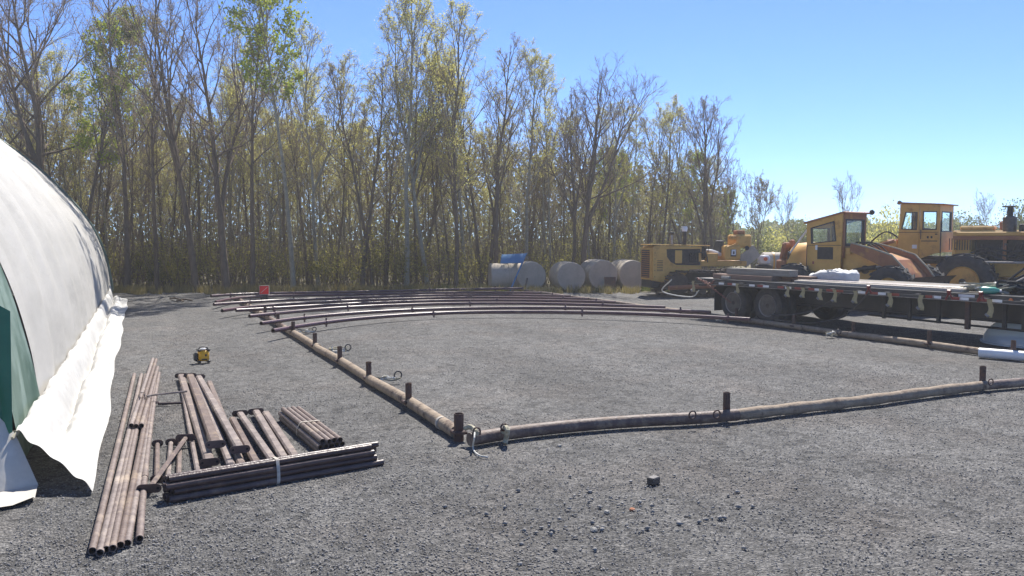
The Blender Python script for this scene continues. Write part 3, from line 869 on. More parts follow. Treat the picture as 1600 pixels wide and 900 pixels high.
n = 42000
px = rng.uniform(1100, 1900, n); dd = rng.uniform(85, 120, n)
hh = rng.random(n) ** 0.8 * (CAMH + (374 - (352 + 5 * np.sin(px * 0.05) + 4 * np.sin(px * 0.13) + 2 * np.sin(px * .31))) / FPX * dd)
lt_ = (px - 800) / FPX * dd
P = np.stack([sY * dd + cY * lt_, cY * dd - sY * lt_, hh], -1)
leaf_stuff("distant_treeline", P, 0.36, 'leaf_bush', "distant green treeline along the horizon at the right", "treeline")

# grass strip by the concrete cylinders
def grass_mesh(P, hgt, mat, name):
    n = len(P)
    a = rng.uniform(0, 6.28, n); w = 0.006 + 0.008 * rng.random(n)
    u = np.stack([np.cos(a), np.sin(a), 0 * a], -1) * w[:, None]
    tip = P + np.stack([rng.normal(0, .05, n), rng.normal(0, .05, n), hgt * (0.4 + rng.random(n))], -1)
    V = np.stack([P - u, P + u, tip], 1).reshape(-1, 3)
    return raw_mesh(name, V, np.arange(n * 3).reshape(-1, 3), M[mat])
n = 26000
px = rng.uniform(640, 1120, n); dd = 26.6 + np.maximum(0, (px - 800)) * 0.004 + rng.random(n) * 3.2
keep = (np.sin(px * .11) + np.sin(px * .29 + dd * 3) + rng.normal(0, .7, n) > np.where(px > 905, -1.2, 0.5)) & ~((px > 765) & (px < 1003) & (dd > 27.35 ))
px, dd = px[keep], dd[keep]; lt_ = (px - 800) / FPX * dd
P = np.stack([sY * dd + cY * lt_, cY * dd - sY * lt_, 0 * dd - .02], -1)
o = bpy.data.objects.new("grass", grass_mesh(P, 0.16, 'grass', "grass")); col.objects.link(o)
tag(o, "rough grass tufts in front of the concrete cylinders", "grass", kind="stuff")

n = 42000
px = rng.uniform(100, 1110, n)
dd = 26.3 + np.maximum(0, px - 900) * 0.004 + np.abs(rng.normal(0, 1.3, n)) + 0.5 * np.sin(px * .05) + 0.3 * np.sin(px * .17)
keep = (np.sin(px * .07) + np.sin(px * .23 + dd * 2) + np.sin(px * .51) + rng.normal(0, .8, n) > -0.3) & ~((px > 760) & (px < 1005) & (dd > 27.3)) & ~(px > 1000)
px, dd = px[keep], dd[keep]; lt_ = (px - 800) / FPX * dd
P = np.stack([sY * dd + cY * lt_, cY * dd - sY * lt_, 0 * dd - .02], -1)
o = bpy.data.objects.new("dry_grass", grass_mesh(P, 0.22, 'dry_grass', "dry_grass")); col.objects.link(o)
tag(o, "dry straw coloured grass and weeds along the foot of the wood", "grass", kind="stuff")

# ------------------------------------------------------------------ white tarp building on the left
def ring(mb, outer, inner, y0, y1, axis='Y', mi=0):
    k = len(outer)
    def mk(p, h): return {'Y': (p[0], h, p[1]), 'X': (h, p[0], p[1])}[axis]
    V = [mk(p, y0) for p in outer] + [mk(p, y0) for p in inner] + [mk(p, y1) for p in outer] + [mk(p, y1) for p in inner]
    F = []
    for i in range(k):
        j = (i + 1) % k
        F += [(i, j, k + j, k + i), (2 * k + i, 3 * k + i, 3 * k + j, 2 * k + j), (i, 2 * k + i, 2 * k + j, j), (k + i, k + j, 3 * k + j, 3 * k + i)]
    mb.add(V, F, mi)
    return mb

HALF = [(-0.80, 0.02), (-0.84, 0.36), (-0.90, 0.80), (-1.03, 1.36), (-1.27, 1.98), (-1.62, 2.56), (-2.08, 3.14), (-2.62, 3.74), (-3.2, 4.26), (-3.85, 4.74), (-4.6, 5.12), (-5.6, 5.35)]
arc_r = [Vector((x, 0, z)) for x, z in HALF]
full = arc_r + [Vector((-11.2 - p.x, 0, p.z)) for p in arc_r[::-1][1:]]
PROF = catmull(full, 5)
def prof_n(i):
    a = PROF[max(i - 1, 0)]; b = PROF[min(i + 1, len(PROF) - 1)]
    t = (b - a).normalized()
    return Vector((t.z, 0, -t.x))
FARY = 29.3
Y0, YG = 6.8, 8.3
bld = empty("tarp_building", (0, 0, 0))
tag(bld, "long white tarpaulin arch building with green end panel at the left", "tent building")
def shell(name, y0, y1, mat, seed, hoop=1.55):
    rr = np.random.default_rng(seed)
    ny = max(8, int((y1 - y0) / 0.16))
    grid = []
    ph = rr.uniform(0, 6.28, 6)
    for iy in range(ny + 1):
        y = y0 + (y1 - y0) * iy / ny
        row = []
        for i, p in enumerate(PROF):
            f = ((y - YG) / hoop) % 1.0
            sag = -0.03 * math.sin(math.pi * f) ** 0.7
            u = i / len(PROF)
            wr = 0.010 * math.sin(y * 9 + u * 14 + ph[0]) * math.sin(u * 9 + ph[1]) + 0.012 * math.sin(y * 4.1 - u * 22 + ph[2]) + 0.008 * math.sin(y * 17 + u * 5)
            q = p + prof_n(i) * (sag + wr)
            row.append((q.x, y, q.z))
        grid.append(row)
    MB().sheet(grid).build(name, mat, bld, smooth=True, fix=False)
shell("canvas_cover", YG, FARY, M['white_tarp'], 1)
shell("end_panel", Y0, YG, M['green_tarp'], 2)
for yy in (Y0, YG) + tuple(YG + 1.55 * k for k in range(1, 14)):
    MB().path([Vector((p.x, yy, p.z)) - prof_n(i) * 0.06 for i, p in enumerate(PROF)], 0.035, 8).build("hoop", M['bare_steel'], bld, True)
MB().path([Vector((p.x, FARY + 0.02, p.z)) + prof_n(i) * 0.0 for i, p in enumerate(PROF)], 0.05, 8).build("edge_trim", M['green_tarp'], bld, True)
# far end wall
gr = []
for k in range(2):
    gr.append([(p.x if k == 0 else -5.6, FARY + 0.04, p.z if k == 0 else 0.0) for p in PROF])
MB().sheet(gr).build("end_wall", M['white_tarp'], bld)
MB().bbox((-0.95, 18.0, 0.17), (0.05, 22.2, 0.34), 0.01).build("gap_shade_strip", M['shade_brown'], bld)  # added dark strip, stands in for the shade under the skirt
MB().bbox((-1.6, 7.1, 0.4), (1.3, 0.05, 0.8), 0.01).build("inner_shade_sheet", M['shade_brown'], bld)  # added dark sheet, paints the shade inside the near end
# gathered green curtain at the near end
g = []
for i in range(15):
    t = i / 14
    row = []
    for j in range(18):
        s = j / 17
        x = -0.83 - 1.5 * (1 - s) * (0.25 + 0.75 * t)
        y = 6.64 + 0.14 * t * (0.4 + 0.6 * s) + 0.05 * math.sin(s * 24) * (0.3 + t)
        z = 0.36 + 1.9 * t * (1 - 0.55 * s) + 0.02 * math.sin(s * 13 + t * 5)
        row.append((x, y, z))
    g.append(row)
MB().sheet(g).build("curtain", M['green_dark'], bld, True, False)
# dirty canvas hanging below the tie, spilling on the gravel
g = []
for i in range(16):
    t = i / 15
    row = []
    for j in range(14):
        s = j / 13
        flare = min(1, t / 0.75)
        x = -0.82 + 0.16 * flare * (s) - 1.3 * (1 - s) * (0.2 + 0.8 * flare)
        z = 0.34 * (1 - flare) + 0.012
        y = 6.66 - 0.30 * flare - 0.03 * math.sin(s * 17) * flare - (0.36 * (t - 0.75) / 0.25 if t > 0.75 else 0.0) + 0.05 * flare * s
        z += 0.35 * (1 - s) * (1 - flare) + (0.02 * math.sin(s * 21 + t * 30) + 0.02 if t > 0.75 else 0)
        row.append((x, y, z))
    g.append(row)
MB().sheet(g).build("lower_flap", M['grey_flap'], bld, True, False)
MB().path([(-0.83, 6.60, 0.33), (-0.80, 6.66, 0.36), (-0.84, 6.70, 0.35)], 0.012, 6).build("tie", M['rope'], bld, True)

# the loose canvas skirt spread outward along the building's foot
g = []
NT, NW = 170, 44
for i in range(NT + 1):
    t = (i / NT) ** 1.7
    y_in = 6.66 + (27.0 - 6.66) * t
    y_out = 6.14 + (26.0 - 6.14) * t
    lift = max(0.0, 1 - t * 9)
    row = []
    zi = 0.12 * (1 - t) ** 3 + 0.22
    if t > 0.95: zi += (t - 0.95) / 0.05 * 0.12
    for j in range(NW + 1):
        w = j / NW
        x = -0.80 + (0.50 + 0.018 * math.sin(y_out * 0.9) + 0.012 * math.sin(y_out * 2.3)) * w - 0.02
        y = y_in + (y_out - y_in) * w
        wc = 0.42 - 0.16 * t + 0.05 * math.sin(y_in * 1.1)      # where the fold lies
        if w < wc:
            z = zi * (1 - (w / wc) ** 1.25) + 0.085 * math.sin(math.pi * w / wc)
        else:
            q = (w - wc) / (1 - wc)
            z = 0.11 * math.sin(math.pi * min(1, q * 1.6)) * (1 - q) - 0.01
        if lift > 0:
            zs = (zi + 0.0) * (1 - w) ** 1.15 + 0.05 * math.sin(math.pi * w)
            z = z * (1 - lift) + zs * lift
        z += 0.010 * math.sin(w * 9 + y * 5) + 0.008 * math.sin(w * 23 - y * 3.1) + 0.006 * math.sin(w * 31 + y * 11 + 2 * math.sin(y * 3)) + 0.005 * math.sin(w * 17 - y * 19 + 3 * math.sin(w * 5))
        # pleats that radiate from the tie
        z += lift * 0.016 * math.sin(w * 26) * (1 - w)
        row.append((x, y, max(z, 0.0) + 0.022))
    g.append(row)
sk = MB().sheet(g).build("canvas_skirt", M['skirt'], None, True, False)
sk.parent = bld

# ------------------------------------------------------------------ loose long pipes, left foreground
def pipe_thing(name, pts, r, mat, label, group, n=12, wall=0.004, cat="pipe"):
    o = MB().path(pts, r, n, hollow=wall).build(name, mat, None, True)
    tag(o, label, cat, group)
    return o
LP = [
    ((144, 861), (210, 585), 0.024, "long dusty pipe nearest the white canvas skirt, leftmost of the row"),
    ((156, 864), (221, 585), 0.024, "long dusty pipe second from the white canvas skirt"),
    ((166, 859), (227.5, 586), 0.024, "long dusty pipe third from the white canvas skirt"),
    ((176, 857), (233, 588), 0.030, "long dusty pipe fourth from the white canvas skirt"),
    ((188, 852), (238, 590), 0.030, "long dusty pipe fifth from the white canvas skirt"),
    ((199, 849), (243, 592), 0.024, "long dusty pipe sixth from the white canvas skirt"),
]
for a, b, z, lab in LP:
    mid = ((a[0] + b[0]) / 2, (a[1] + b[1]) / 2)
    A, B = G(*a, z), G(*b, z)
    C = (A + B) / 2 + Vector((random.uniform(-.012, .012), 0, random.uniform(-.003, .003)))
    pipe_thing("long_pipe", catmull([A, C, B], 5), 0.0215, M['pipe_dusty'], lab, "long loose pipes beside the tarp building")
for a, b, lab in [((205, 665), (239, 561), "left one of three pipes lying on top of the long row"), ((212.5, 666), (244, 562), "middle one of three pipes lying on top of the long row"),
                  ((221, 665), (246.5, 574), "right one of three pipes lying on top of the long row")]:
    A, B = G(*a, 0.068), G(*b, 0.066)
    pipe_thing("long_pipe", [A, (A + B) / 2, B], 0.0215, M['pipe_dusty'], lab, "pipes on top of the long row")
A = [G(218, 842, .024), G(224, 768, .024), G(231, 700, .024), G(240, 632, .024), G(248.5, 583, .024)]
e = empty("jointed_pipe", A[0]); tag(e, "single jointed pipe right of the long row of pipes", "pipe")
B = [p - A[0] for p in A]
MB().path(catmull(B, 4), 0.0215, 12, hollow=0.004).build("tube", M['pipe_dusty'], e, True)
for q in (0.33, 0.80):
    c = catmull(B, 10); i = int(q * (len(c) - 1)); MB().path([c[i], c[i + 1]], 0.0255, 12).build("collar", M['pipe'], e, True)

# square brace tubes with drilled end plates
def brace(a, b, z0, z1, w, label, group, plates=True, mat='pipe_dusty', name="brace_tube", pw=0.15):
    A, B = G(*a, z0), G(*b, z1)
    d = (B - A); L = d.length
    e = empty(name, A)
    e.rotation_euler = d.to_track_quat('X', 'Z').to_euler()
    m = MB(); b_ = 0.012
    m.bbox((L / 2, 0, 0), (L, w, w * 0.62), b_)
    m.build("tube", M[mat], e)
    if plates:
        for x, sg in ((-0.004, -1), (L + 0.004, 1)):
            m = MB(); pts = []
            for s in (1, -1):
                for k in range(7):
                    a_ = -math.pi / 2 + math.pi * k / 6
                    pts.append((s * (pw / 2 - 0.03 + 0.03 * math.cos(a_)), s * 0.03 * math.sin(a_)))
            m.prism(pts, x - 0.003, x + 0.003, axis='X')
            pl = m.build("end_plate", M['pipe_dark'], e)
            for s in (-1, 1):
                h = MB(); h.lathe([(0.009, 0), (0.009, 0.0012)], (x + sg * 0.0032, s * (pw / 2 - 0.024), 0), 10, 'X'); h.build("bolt_hole", M['hole'], pl)
    tag(e, label, "brace", group)
    return e
GB = "square brace tubes on the gravel"
brace((327.5, 722), (283, 587), .045, .045, .075, "lower left long brace tube in the fan of braces", GB)
brace((337, 694), (297, 587), .12, .075, .078, "pale long brace tube lying on top of the fan, its end plate raised", GB)
brace((361, 727), (305, 590), .04, .04, .06, "long brace tube beneath the pale top one", GB, plates=False)
brace((375, 702), (310.5, 589), .115, .06, .068, "raised long brace tube right of the pale one", GB)
brace((379, 731), (327, 597), .04, .04, .06, "rightmost long brace tube of the left fan", GB, plates=False)
brace((309.5, 740), (284, 604), .03, .03, .036, "thin brace tube left of the fan of braces", GB, plates=False)
brace((402, 727), (363, 654), .04, .04, .06, "shorter brace tube, first of four behind the long bundle's strap", GB, plates=False)
brace((430, 725), (375, 646), .045, .045, .062, "shorter brace tube, second of four behind the long bundle's strap", GB)
brace((447, 722), (400, 643), .045, .045, .066, "shorter brace tube, third of four behind the long bundle's strap", GB)
brace((463, 717), (415, 645), .045, .045, .066, "shorter brace tube, fourth of four beside the tied round bundle", GB, plates=False)
brace((245, 748), (246, 693), .022, .022, .034, "short brace left under the diagonal brace", GB, pw=0.09)
brace((262, 750), (267, 691), .022, .022, .034, "short brace in the middle under the diagonal brace", GB, pw=0.09)
brace((279, 747), (281, 692), .022, .022, .034, "short brace right under the diagonal brace", GB, pw=0.09)
brace((233, 763), (290, 684), .045, .07, .04, "diagonal brace tube lying across three short braces", GB, pw=0.16, mat='pipe')

# tied bundles
def bundle(name, a, b, rows, r, label, strap_at, mat, strap_mat, stag=0.03, seed=3, strap_tilt=0.0):
    rr = random.Random(seed)
    A, B = G(*a, 0), G(*b, 0)
    d = B - A; L = d.length
    e = empty(name, A, math.atan2(d.y, d.x))
    nm = rows[0]; pts = []
    for k, cnt in enumerate(rows):
        for i in range(cnt):
            y = (i - (cnt - 1) / 2) * 2.04 * r; z = r + k * 1.76 * r
            pts.append((y, z))
            x0, x1 = rr.uniform(-stag, stag), L + rr.uniform(-stag, stag)
            MB().path([(x0, y, z), ((x0 + x1) / 2, y, z), (x1, y, z)], r, 12, hollow=0.004).build("pipe", mat, e, True)
    # strap: hull loop around the bundle
    import itertools
    angs = [2 * math.pi * k / 36 for k in range(36)]
    cy = 0; cz = sum(p[1] for p in pts) / len(pts)
    loop = []
    for a_ in angs:
        dy, dz = math.cos(a_), math.sin(a_)
        sup = max(p[0] * dy + p[1] * dz for p in pts) + r + 0.004
        loop.append((dy, dz, sup))
    hull = []
    for i in range(36):
        a1, a2 = loop[i], loop[(i + 1) % 36]
        det = a1[0] * a2[1] - a1[1] * a2[0]
        hull.append(((a1[2] * a2[1] - a2[2] * a1[1]) / det, (a1[0] * a2[2] - a2[0] * a1[2]) / det))
    m = MB(); w = 0.012
    g = []
    for y, z in hull + hull[:1]:
        xx = L * strap_at + strap_tilt * z
        g.append([(xx - w, y, z), (xx + w, y, z)])
    m.sheet(g)
    m.build("strap", M[strap_mat], e, True, False)
    tag(e, label, "pipe bundle")
    return e
bundle("pipe_bundle", (519, 709), (454, 655), (5, 5, 4), 0.0225, "tied bundle of short round pipes with open ends toward the camera", 0.48, M['pipe_dusty'], 'strap', 0.03, 3)
bundle("pipe_bundle", (266, 781), (584, 725), (4, 3, 3, 2), 0.0225, "dark strapped bundle of pipes lying crosswise in front", 0.47, M['pipe_dark'], 'strap', 0.045, 8, 0.1)

# wire bracket and rod lying over the pipes
z = 0.105
q = [G(218.5, 614, z), G(227, 613, z), G(228, 621, z), G(219.5, 622, z)]
c0 = sum(q, Vector()) / 4
e = empty("wire_bracket", c0); tag(e, "flat steel bar with wire loop lying across the long pipes", "bracket")
MB().path([p - c0 for p in q], 0.006, 6, closed=True).build("loop", M['pipe'], e, True)
MB().path([G(229, 619, z) - c0, G(247, 616, z) - c0, G(292, 611.5, .1) - c0], 0.011, 6).build("bar", M['pipe_dusty'], e, True)
q = [G(247, 631, .02), G(285, 629.5, .02)]
e = empty("hooked_rod", q[0]); tag(e, "dark rod with a round eye beside the wire bracket", "rod")
MB().path([(0, 0, 0), q[1] - q[0]], 0.013, 8).build("rod", M['pipe_dark'], e, True)
cc = Vector((-0.03, 0, 0.015))
MB().path([cc + Vector((0.035 * math.cos(k * math.pi / 6), 0.035 * math.sin(k * math.pi / 6), 0)) for k in range(12)], 0.007, 6, closed=True).build("eye", M['pipe_dark'], e, True)

# ------------------------------------------------------------------ the rail frame on the ground
def post(parent, p, h, r=0.033, mat='rust'):
    m = MB()
    m.path([(p[0], p[1], p[2]), (p[0], p[1], p[2] + h)], r, 12, hollow=0.005)
    po = m.build("post", M[mat], parent, True)
    m = MB(); m.bbox((p[0], p[1], 0.075), (0.12, 0.12, 0.03), 0.008); m.build("bracket", M['rust'], po)
    return po
RX0, RX1, RY0, RY1 = 2.43, 11.2, 6.55, 24.6
lr = empty("ground_rail", (RX0, RY0, 0)); tag(lr, "long ground pipe rail with short posts, left side of the frame", "pipe rail")
ys = [0.06, 3.0, 6.1, 9.2, 12.3, 15.4, 18.1]
for i in range(len(ys) - 1):
    jx = [0.01 * math.sin(k * 1.7 + i) for k in range(3)]
    MB().path(catmull([(jx[0], ys[i], .062), (jx[1] + .012, (ys[i] + ys[i + 1]) / 2, .066), (jx[2], ys[i + 1] - .002, .062)], 5), 0.056 if i % 2 == 0 else 0.053, 14).build("pipe_section", M['mud' if i in (0, 1, 2, 4) else 'pipe'], lr, True)
MB().path([(0, 0.42, .062), (0, 0.46, .062)], 0.060, 14).build("collar", M['strap'], lr, True)
post(lr, (0, 0, 0.0), 0.235, 0.042)
for y in (7.99, 9.58, 11.13, 12.87, 14.85, 16.6, 18.4):
    post(lr, (0.0, y - RY0, 0.03), 0.235)

nr = empty("ground_rail", (RX0, RY0, 0)); tag(nr, "near ground pipe rail crossing the picture to the right, partly mud coated", "pipe rail")
def rel(pts, z): return [G(x, y, z) - Vector((RX0, RY0, 0)) for x, y in pts]
MB().path(catmull(rel([(734, 686.5), (800, 676), (900, 665), (1000, 657.5), (1090, 653), (1152, 648)], .065), 5), 0.055, 14).build("pipe_section", M['pipe'], nr, True)
MB().path(catmull(rel([(1148, 648.3), (1250, 637), (1350, 626), (1450, 612.5), (1542, 602)], .065), 5), [0.05] + [0.055 + 0.005 * math.sin(k * 2.1) for k in range(19)] + [0.05], 14).build("pipe_section", M['mud'], nr, True)
MB().path(catmull(rel([(1540, 602.2), (1600, 597), (1741, 583)], .065), 5), 0.052, 14).build("pipe_section", M['pipe'], nr, True)
for (px, py) in ((1135, 648.5), (1535, 601.5)):
    p = G(px, py, .06) - Vector((RX0, RY0, 0)); post(nr, (p.x, p.y, 0.05), 0.225)
for (px, py) in ((1082, 651), (1120, 650), (1548, 599)):
    p = G(px, py, .11) - Vector((RX0, RY0, 0))
    MB().path([(p.x + .038 * math.cos(k * math.pi / 6), p.y, p.z + .015 + .036 * math.sin(k * math.pi / 6)) for k in range(12)], 0.007, 6, closed=True).build("eye_ring", M['rust'], nr, True)

rrl = empty("ground_rail", (RX1, RY0, 0)); tag(rrl, "ground pipe rail with short posts in front of the flatbed trailer", "pipe rail")
ys = [-0.1, 1.7, 4.2, 7.5, 11.0, 14.5, 18.0]
for i in range(len(ys) - 1):
    s = 0.03 * math.sin(i * 2.1)
    MB().path(catmull([(s, ys[i], .06), (s * .3 + .03, (ys[i] + ys[i + 1]) / 2, .064), (s * -.5, ys[i + 1] - .002, .06)], 5), 0.052 if i % 2 else 0.05, 14).build("pipe_section", M['mud' if i in (1, 2, 3) else 'pipe'], rrl, True)
for px, py in ((1575, 560), (1432, 543), (1317, 526.5), (1220, 514), (1135, 501.5)):
    p = G(px, py, 0.03); post(rrl, (0.02, p.y - RY0, 0.03), 0.25)

# hoops (arch pipes) laid over the rails
ARCS = [
    [(330, 462.5), (361, 459.8), (401, 458.2), (490, 457), (580, 456), (664, 453.2), (709, 452.2), (770, 451), (818, 450.4)],
    [(337, 472), (352, 467.8), (377, 464), (415, 461.6), (499, 461), (580, 460.2), (700, 456.2), (770, 456.6), (845, 458)],
    [(334, 475.7), (369, 473.3), (421, 469.5), (500, 466.5), (580, 464.2), (700, 459.9), (800, 460.4), (891, 463)],
    [(347, 485.5), (377, 479.5), (440, 474.6), (500, 472), (580, 468.4), (700, 463.6), (800, 464.6), (873, 466.4), (920, 467.4)],
    [(369, 485), (401, 483.6), (468, 479), (520, 476.3), (580, 473), (700, 467.4), (820, 469.2), (900, 470.6), (961, 472.5)],
    [(390, 494), (433, 490), (482, 484), (530, 481), (580, 478.3), (700, 472.6), (820, 473.2), (930, 476), (1039, 480.2)],
    [(408, 505.3), (466, 496.6), (520, 491.6), (580, 487), (700, 480.6), (820, 480.3), (940, 481.6), (1040, 484), (1110, 488)],
    [(426.5, 516.8), (458, 510.5), (525, 500.5), (580, 495.5), (654, 490.4), (725, 487), (820, 486.4), (950, 488), (1060, 492), (1172, 499)],
]
ordn = ["farthest, behind the red square", "second farthest", "third farthest", "fourth farthest", "fourth nearest", "third nearest", "second nearest", "nearest, its open left end over the rail"]
for i, pts in enumerate(ARCS):
    nP = len(pts)
    zz = [0.115 + 0.05 * abs(2 * k / (nP - 1) - 1) ** 1.5 for k in range(nP)]
    W = [G(x, y, z) for (x, y), z in zip(pts, zz)]
    # even out the small wobbles of the survey
    for _ in range(2):
        W = [W[0]] + [W[k] * 0.6 + (W[k - 1] + W[k + 1]) * 0.2 for k in range(1, nP - 1)] + [W[-1]]
    c = catmull(W, 7)
    e = empty("arch_pipe", c[0]); tag(e, "curved brown arch pipe on the ground rails, " + ordn[i], "arch pipe", "arch pipes laid over the rail frame")
    MB().path([p - c[0] for p in c], 0.038, 12, hollow=0.005).build("tube", M['arch'], e, True)
    for f in (0.16, 0.45, 0.72, 0.95):
        k = int((f + 0.02 * ((i * 7) % 5 - 2)) * (len(c) - 2)); k = max(1, min(len(c) - 2, k))
        d = (c[k + 1] - c[k - 1]).normalized(); p = c[k] - c[0]
        m = MB(); m.path([p - d * 0.03, p + d * 0.03], 0.046, 12); m.path([p + Vector((0, 0, -.085)), p + Vector((0, 0, .085))], 0.018, 6)
        m.build("lug", M['arch'], e, True)

# ropes and shackles
def rope(name, pts, r, mat, label, cat="rope"):
    o = MB().path(catmull(pts, 5), r, 6).build(name, M[mat], None, True)
    return tag(o, label, cat)
rope("rope", [G(742, 672, .14), G(741, 684, .12), G(739, 698, .02), G(742, 706, .012), G(750, 712, .012), G(762, 714, .012)], 0.007, 'rope_white', "pale rope end trailing on the gravel at the frame's near corner")
rope("webbing", [G(726, 670, .13), G(734, 667, .15), G(741, 671, .14), G(745, 677, .13)], 0.022, 'rope', "frayed yellowish webbing tied to the near corner post", "webbing")
rope("webbing", [G(786, 676, .09), G(790, 668, .14), G(793, 672, .14), G(791, 684, .06), G(789, 693, .015)], 0.022, 'rope', "frayed webbing looped over the near rail right of the corner", "webbing")
for (px, py, lab) in ((745, 674, "rusty shackle beside the near corner post"), (788, 668, "rusty shackle on the near rail right of the corner")):
    p = G(px, py, .14); rr_ = 0.03
    e = empty("shackle", p); tag(e, lab, "shackle")
    MB().path([(rr_ * math.cos(a), 0.2 * rr_ * math.sin(a), rr_ * math.sin(a)) for a in [math.pi * (k / 10 * 1.5 - .25) for k in range(11)]], 0.008, 6).build("bow", M['rust'], e, True)
    MB().path([(-.035, 0, -.022), (.035, 0, -.022)], 0.008, 6).build("pin", M['rust'], e, True)
def knotted(px, py, lab, s=1.0):
    o_ = G(px, py, .03); e = empty("rope_tangle", o_); tag(e, lab, "rope")
    rr = random.Random(px)
    for k in range(4):
        pts = [(rr.uniform(-.1, .1) * s + 0.06 * j * s, rr.uniform(-.06, .06) * s, rr.uniform(0, .09) * s) for j in range(5)]
        MB().path(catmull(pts, 4), 0.011 * s, 5).build("strand", M['rope' if k % 2 else 'rope_white'], e, True)
    MB().path([(.3 * s + .045 * s * math.cos(k * math.pi / 6), 0, .07 * s + .045 * s * math.sin(k * math.pi / 6)) for k in range(12)], 0.009, 6, closed=True).build("ring", M['steel'], e, True)
knotted(583, 598, "rope tangle with a steel ring beside the left rail's second post")
knotted(512, 552, "rope tangle with a steel ring farther along the left rail")
knotted(470, 520, "rope tangle on the left rail next to the nearest arch pipe", 0.8)
knotted(1290, 526, "rope tangle on the right rail in the trailer's shadow")
knotted(1117, 502, "rope tangle where the right rail meets the arch pipes")

# small loose things
p = G(1021, 756); e = MB(); e.bbox((0, 0, .025), (.085, .06, .05), .006); o = e.build("metal_block", M['steel']); o.location = p; o.rotation_euler = (0, 0, .4)
tag(o, "small dark metal block alone on the gravel", "block")
def rock(name, p, s, mat, label, seed):
    r = np.random.default_rng(seed)
    import bmesh
    bm = bmesh.new(); bmesh.ops.create_icosphere(bm, subdivisions=2, radius=s)
    for v in bm.verts:
        v.co *= 0.75 + 0.4 * r.random(); v.co.z *= 0.65
    me = bpy.data.meshes.new(name); bm.to_mesh(me); bm.free(); me.materials.append(mat)
    o = bpy.data.objects.new(name, me); col.objects.link(o); o.location = (p.x, p.y, s * 0.15)
    return tag(o, label, "stone")
M['orange_stone'] = material('rusty orange stone', (0.42, 0.17, 0.08), (0.34, 0.15, 0.09), rough=0.9)
M['pale_stone'] = material('pale stone', (0.30, 0.29, 0.27), (0.22, 0.215, 0.2), rough=0.9)
rock("stone", G(988, 797), .019, M['orange_stone'], "small rust orange stone in the foreground gravel", 1)
rock("stone", G(948, 801), .02, M['pale_stone'], "pale stone left of the orange stone", 2)
rock("stone", G(928, 829), .024, M['pale_stone'], "largest grey stone in the foreground gravel", 3)
rock("stone", G(874, 697), .02, M['pale_stone'], "pale yellowish stone below the near rail", 4)
for k, (a, b) in enumerate((((266, 466), (287, 471)), ((276, 470), (301, 470)))):
    A, B = G(*a, .03), G(*b, .03)
    o = MB().path(catmull([A, (A + B) / 2 + Vector((0, 0, .04)), B], 4), [.03] * 4 + [.025] * 4 + [.015], 6).build("dead_branch", M['bark'], None, True)
    tag(o, ["short thick dead branch on gravel before the wood", "longer thin dead branch on gravel before the wood"][k], "branch")

# yellow tool case
e = empty("jobsite_radio", G(318, 567), R(8)); e.scale = (.74, .74, .74); tag(e, "yellow and black boxy jobsite radio standing alone on the gravel", "radio")
m = MB(); m.bbox((0, 0, .135), (.19, .15, .20), .03); m.build("body", M['yellow_bright'], e, True)
for s in (-1, 1):
    for z in (.03, .245):
        m = MB(); m.bbox((s * .085, 0, z), (.06, .175, .045), .015); m.build("bumper", M['black'], e, True)
m = MB(); m.bbox((-.135, .01, .12), (.07, .12, .15), .02); m.build("battery", M['black'], e, True)
m = MB(); m.path(catmull([(-.08, 0, .26), (-.05, 0, .295), (.05, 0, .295), (.08, 0, .26)], 4), .012, 8); m.build("handle", M['black'], e, True)
m = MB(); m.bbox((.0, .01, .262), (.10, .10, .025), .008); m.build("top_panel", M['white'], e, True)
m = MB(); m.bbox((.03, -.077, .15), (.03, .008, .04), .003); m.build("dial", M['black'], e)
m = MB(); m.bbox((.0, -.077, .075), (.10, .006, .022), .002); m.build("nameplate", M['black'], e)

# red square marker standing on the arches
e = empty("red_flag_panel", G(413, 461, .16) + Vector((0, 0, 0)), R(-20)); tag(e, "bright red square panel propped on the far arch pipes", "panel")
m = MB(); m.bbox((0, 0, .14), (.26, .03, .24), .012); m.build("panel", M['red_bright'], e, True)
m = MB()
ring(m, [(-.135, .015), (.135, .015), (.135, .265), (-.135, .265)], [(-.125, .025), (.125, .025), (.125, .255), (-.125, .255)], -.022, .022)
m.build("rim", M['strap'], e)
m = MB(); m.path([(-.09, -.02, .06), (.09, -.02, .22)], .004, 6); m.build("stripe", M['white'], e)
m = MB(); m.bbox((0, 0, -.07), (.2, .12, .16), .01); m.build("foot", M['black'], e)

# ------------------------------------------------------------------ concrete cylinders and what leans on them
def cylinder(px, d, r, L, az, label, bands=3):
    c = at(px, d, 0)
    e = empty("concrete_cylinder", c, az); tag(e, label, "concrete cylinder", "concrete cylinders before the wood")
    prof = [(0.0, 0), (r * .96, 0), (r, 0.02)]
    for k in range(bands):
        y = L * (k + 1) / (bands + 1)
        prof += [(r, y - .03), (r * 1.03, y - .02), (r * 1.03, y + .02), (r, y + .03)]
    prof += [(r, L - .02), (r * .96, L), (0.0, L)]
    MB().lathe(prof, (0, 0, r * 0.98), 40, 'Y').build("body", M['concrete'], e, True)
    return e
def face_d(bot): return FPX * CAMH / (bot - 374)
cylinder(765, 28.2, 0.45, 1.25, R(-90 - 24 + 10), "concrete cylinder lying sideways under the blue chute", 1)
cylinder(831, 27.8, 0.48, 1.1, R(-18), "concrete cylinder facing the camera beside the blue chute", 2)
cylinder(893, 27.4, 0.48, 1.15, R(-12), "concrete cylinder with plain round end, middle of the row", 2)
cylinder(943, 27.9, 0.51, 1.3, R(-12), "concrete cylinder with the rusty plate leaning on it", 3)
cylinder(990, 28.3, 0.50, 1.4, R(-12), "concrete cylinder half hidden by the bulldozer's grille", 3)
p = at(954, 27.65, 0)
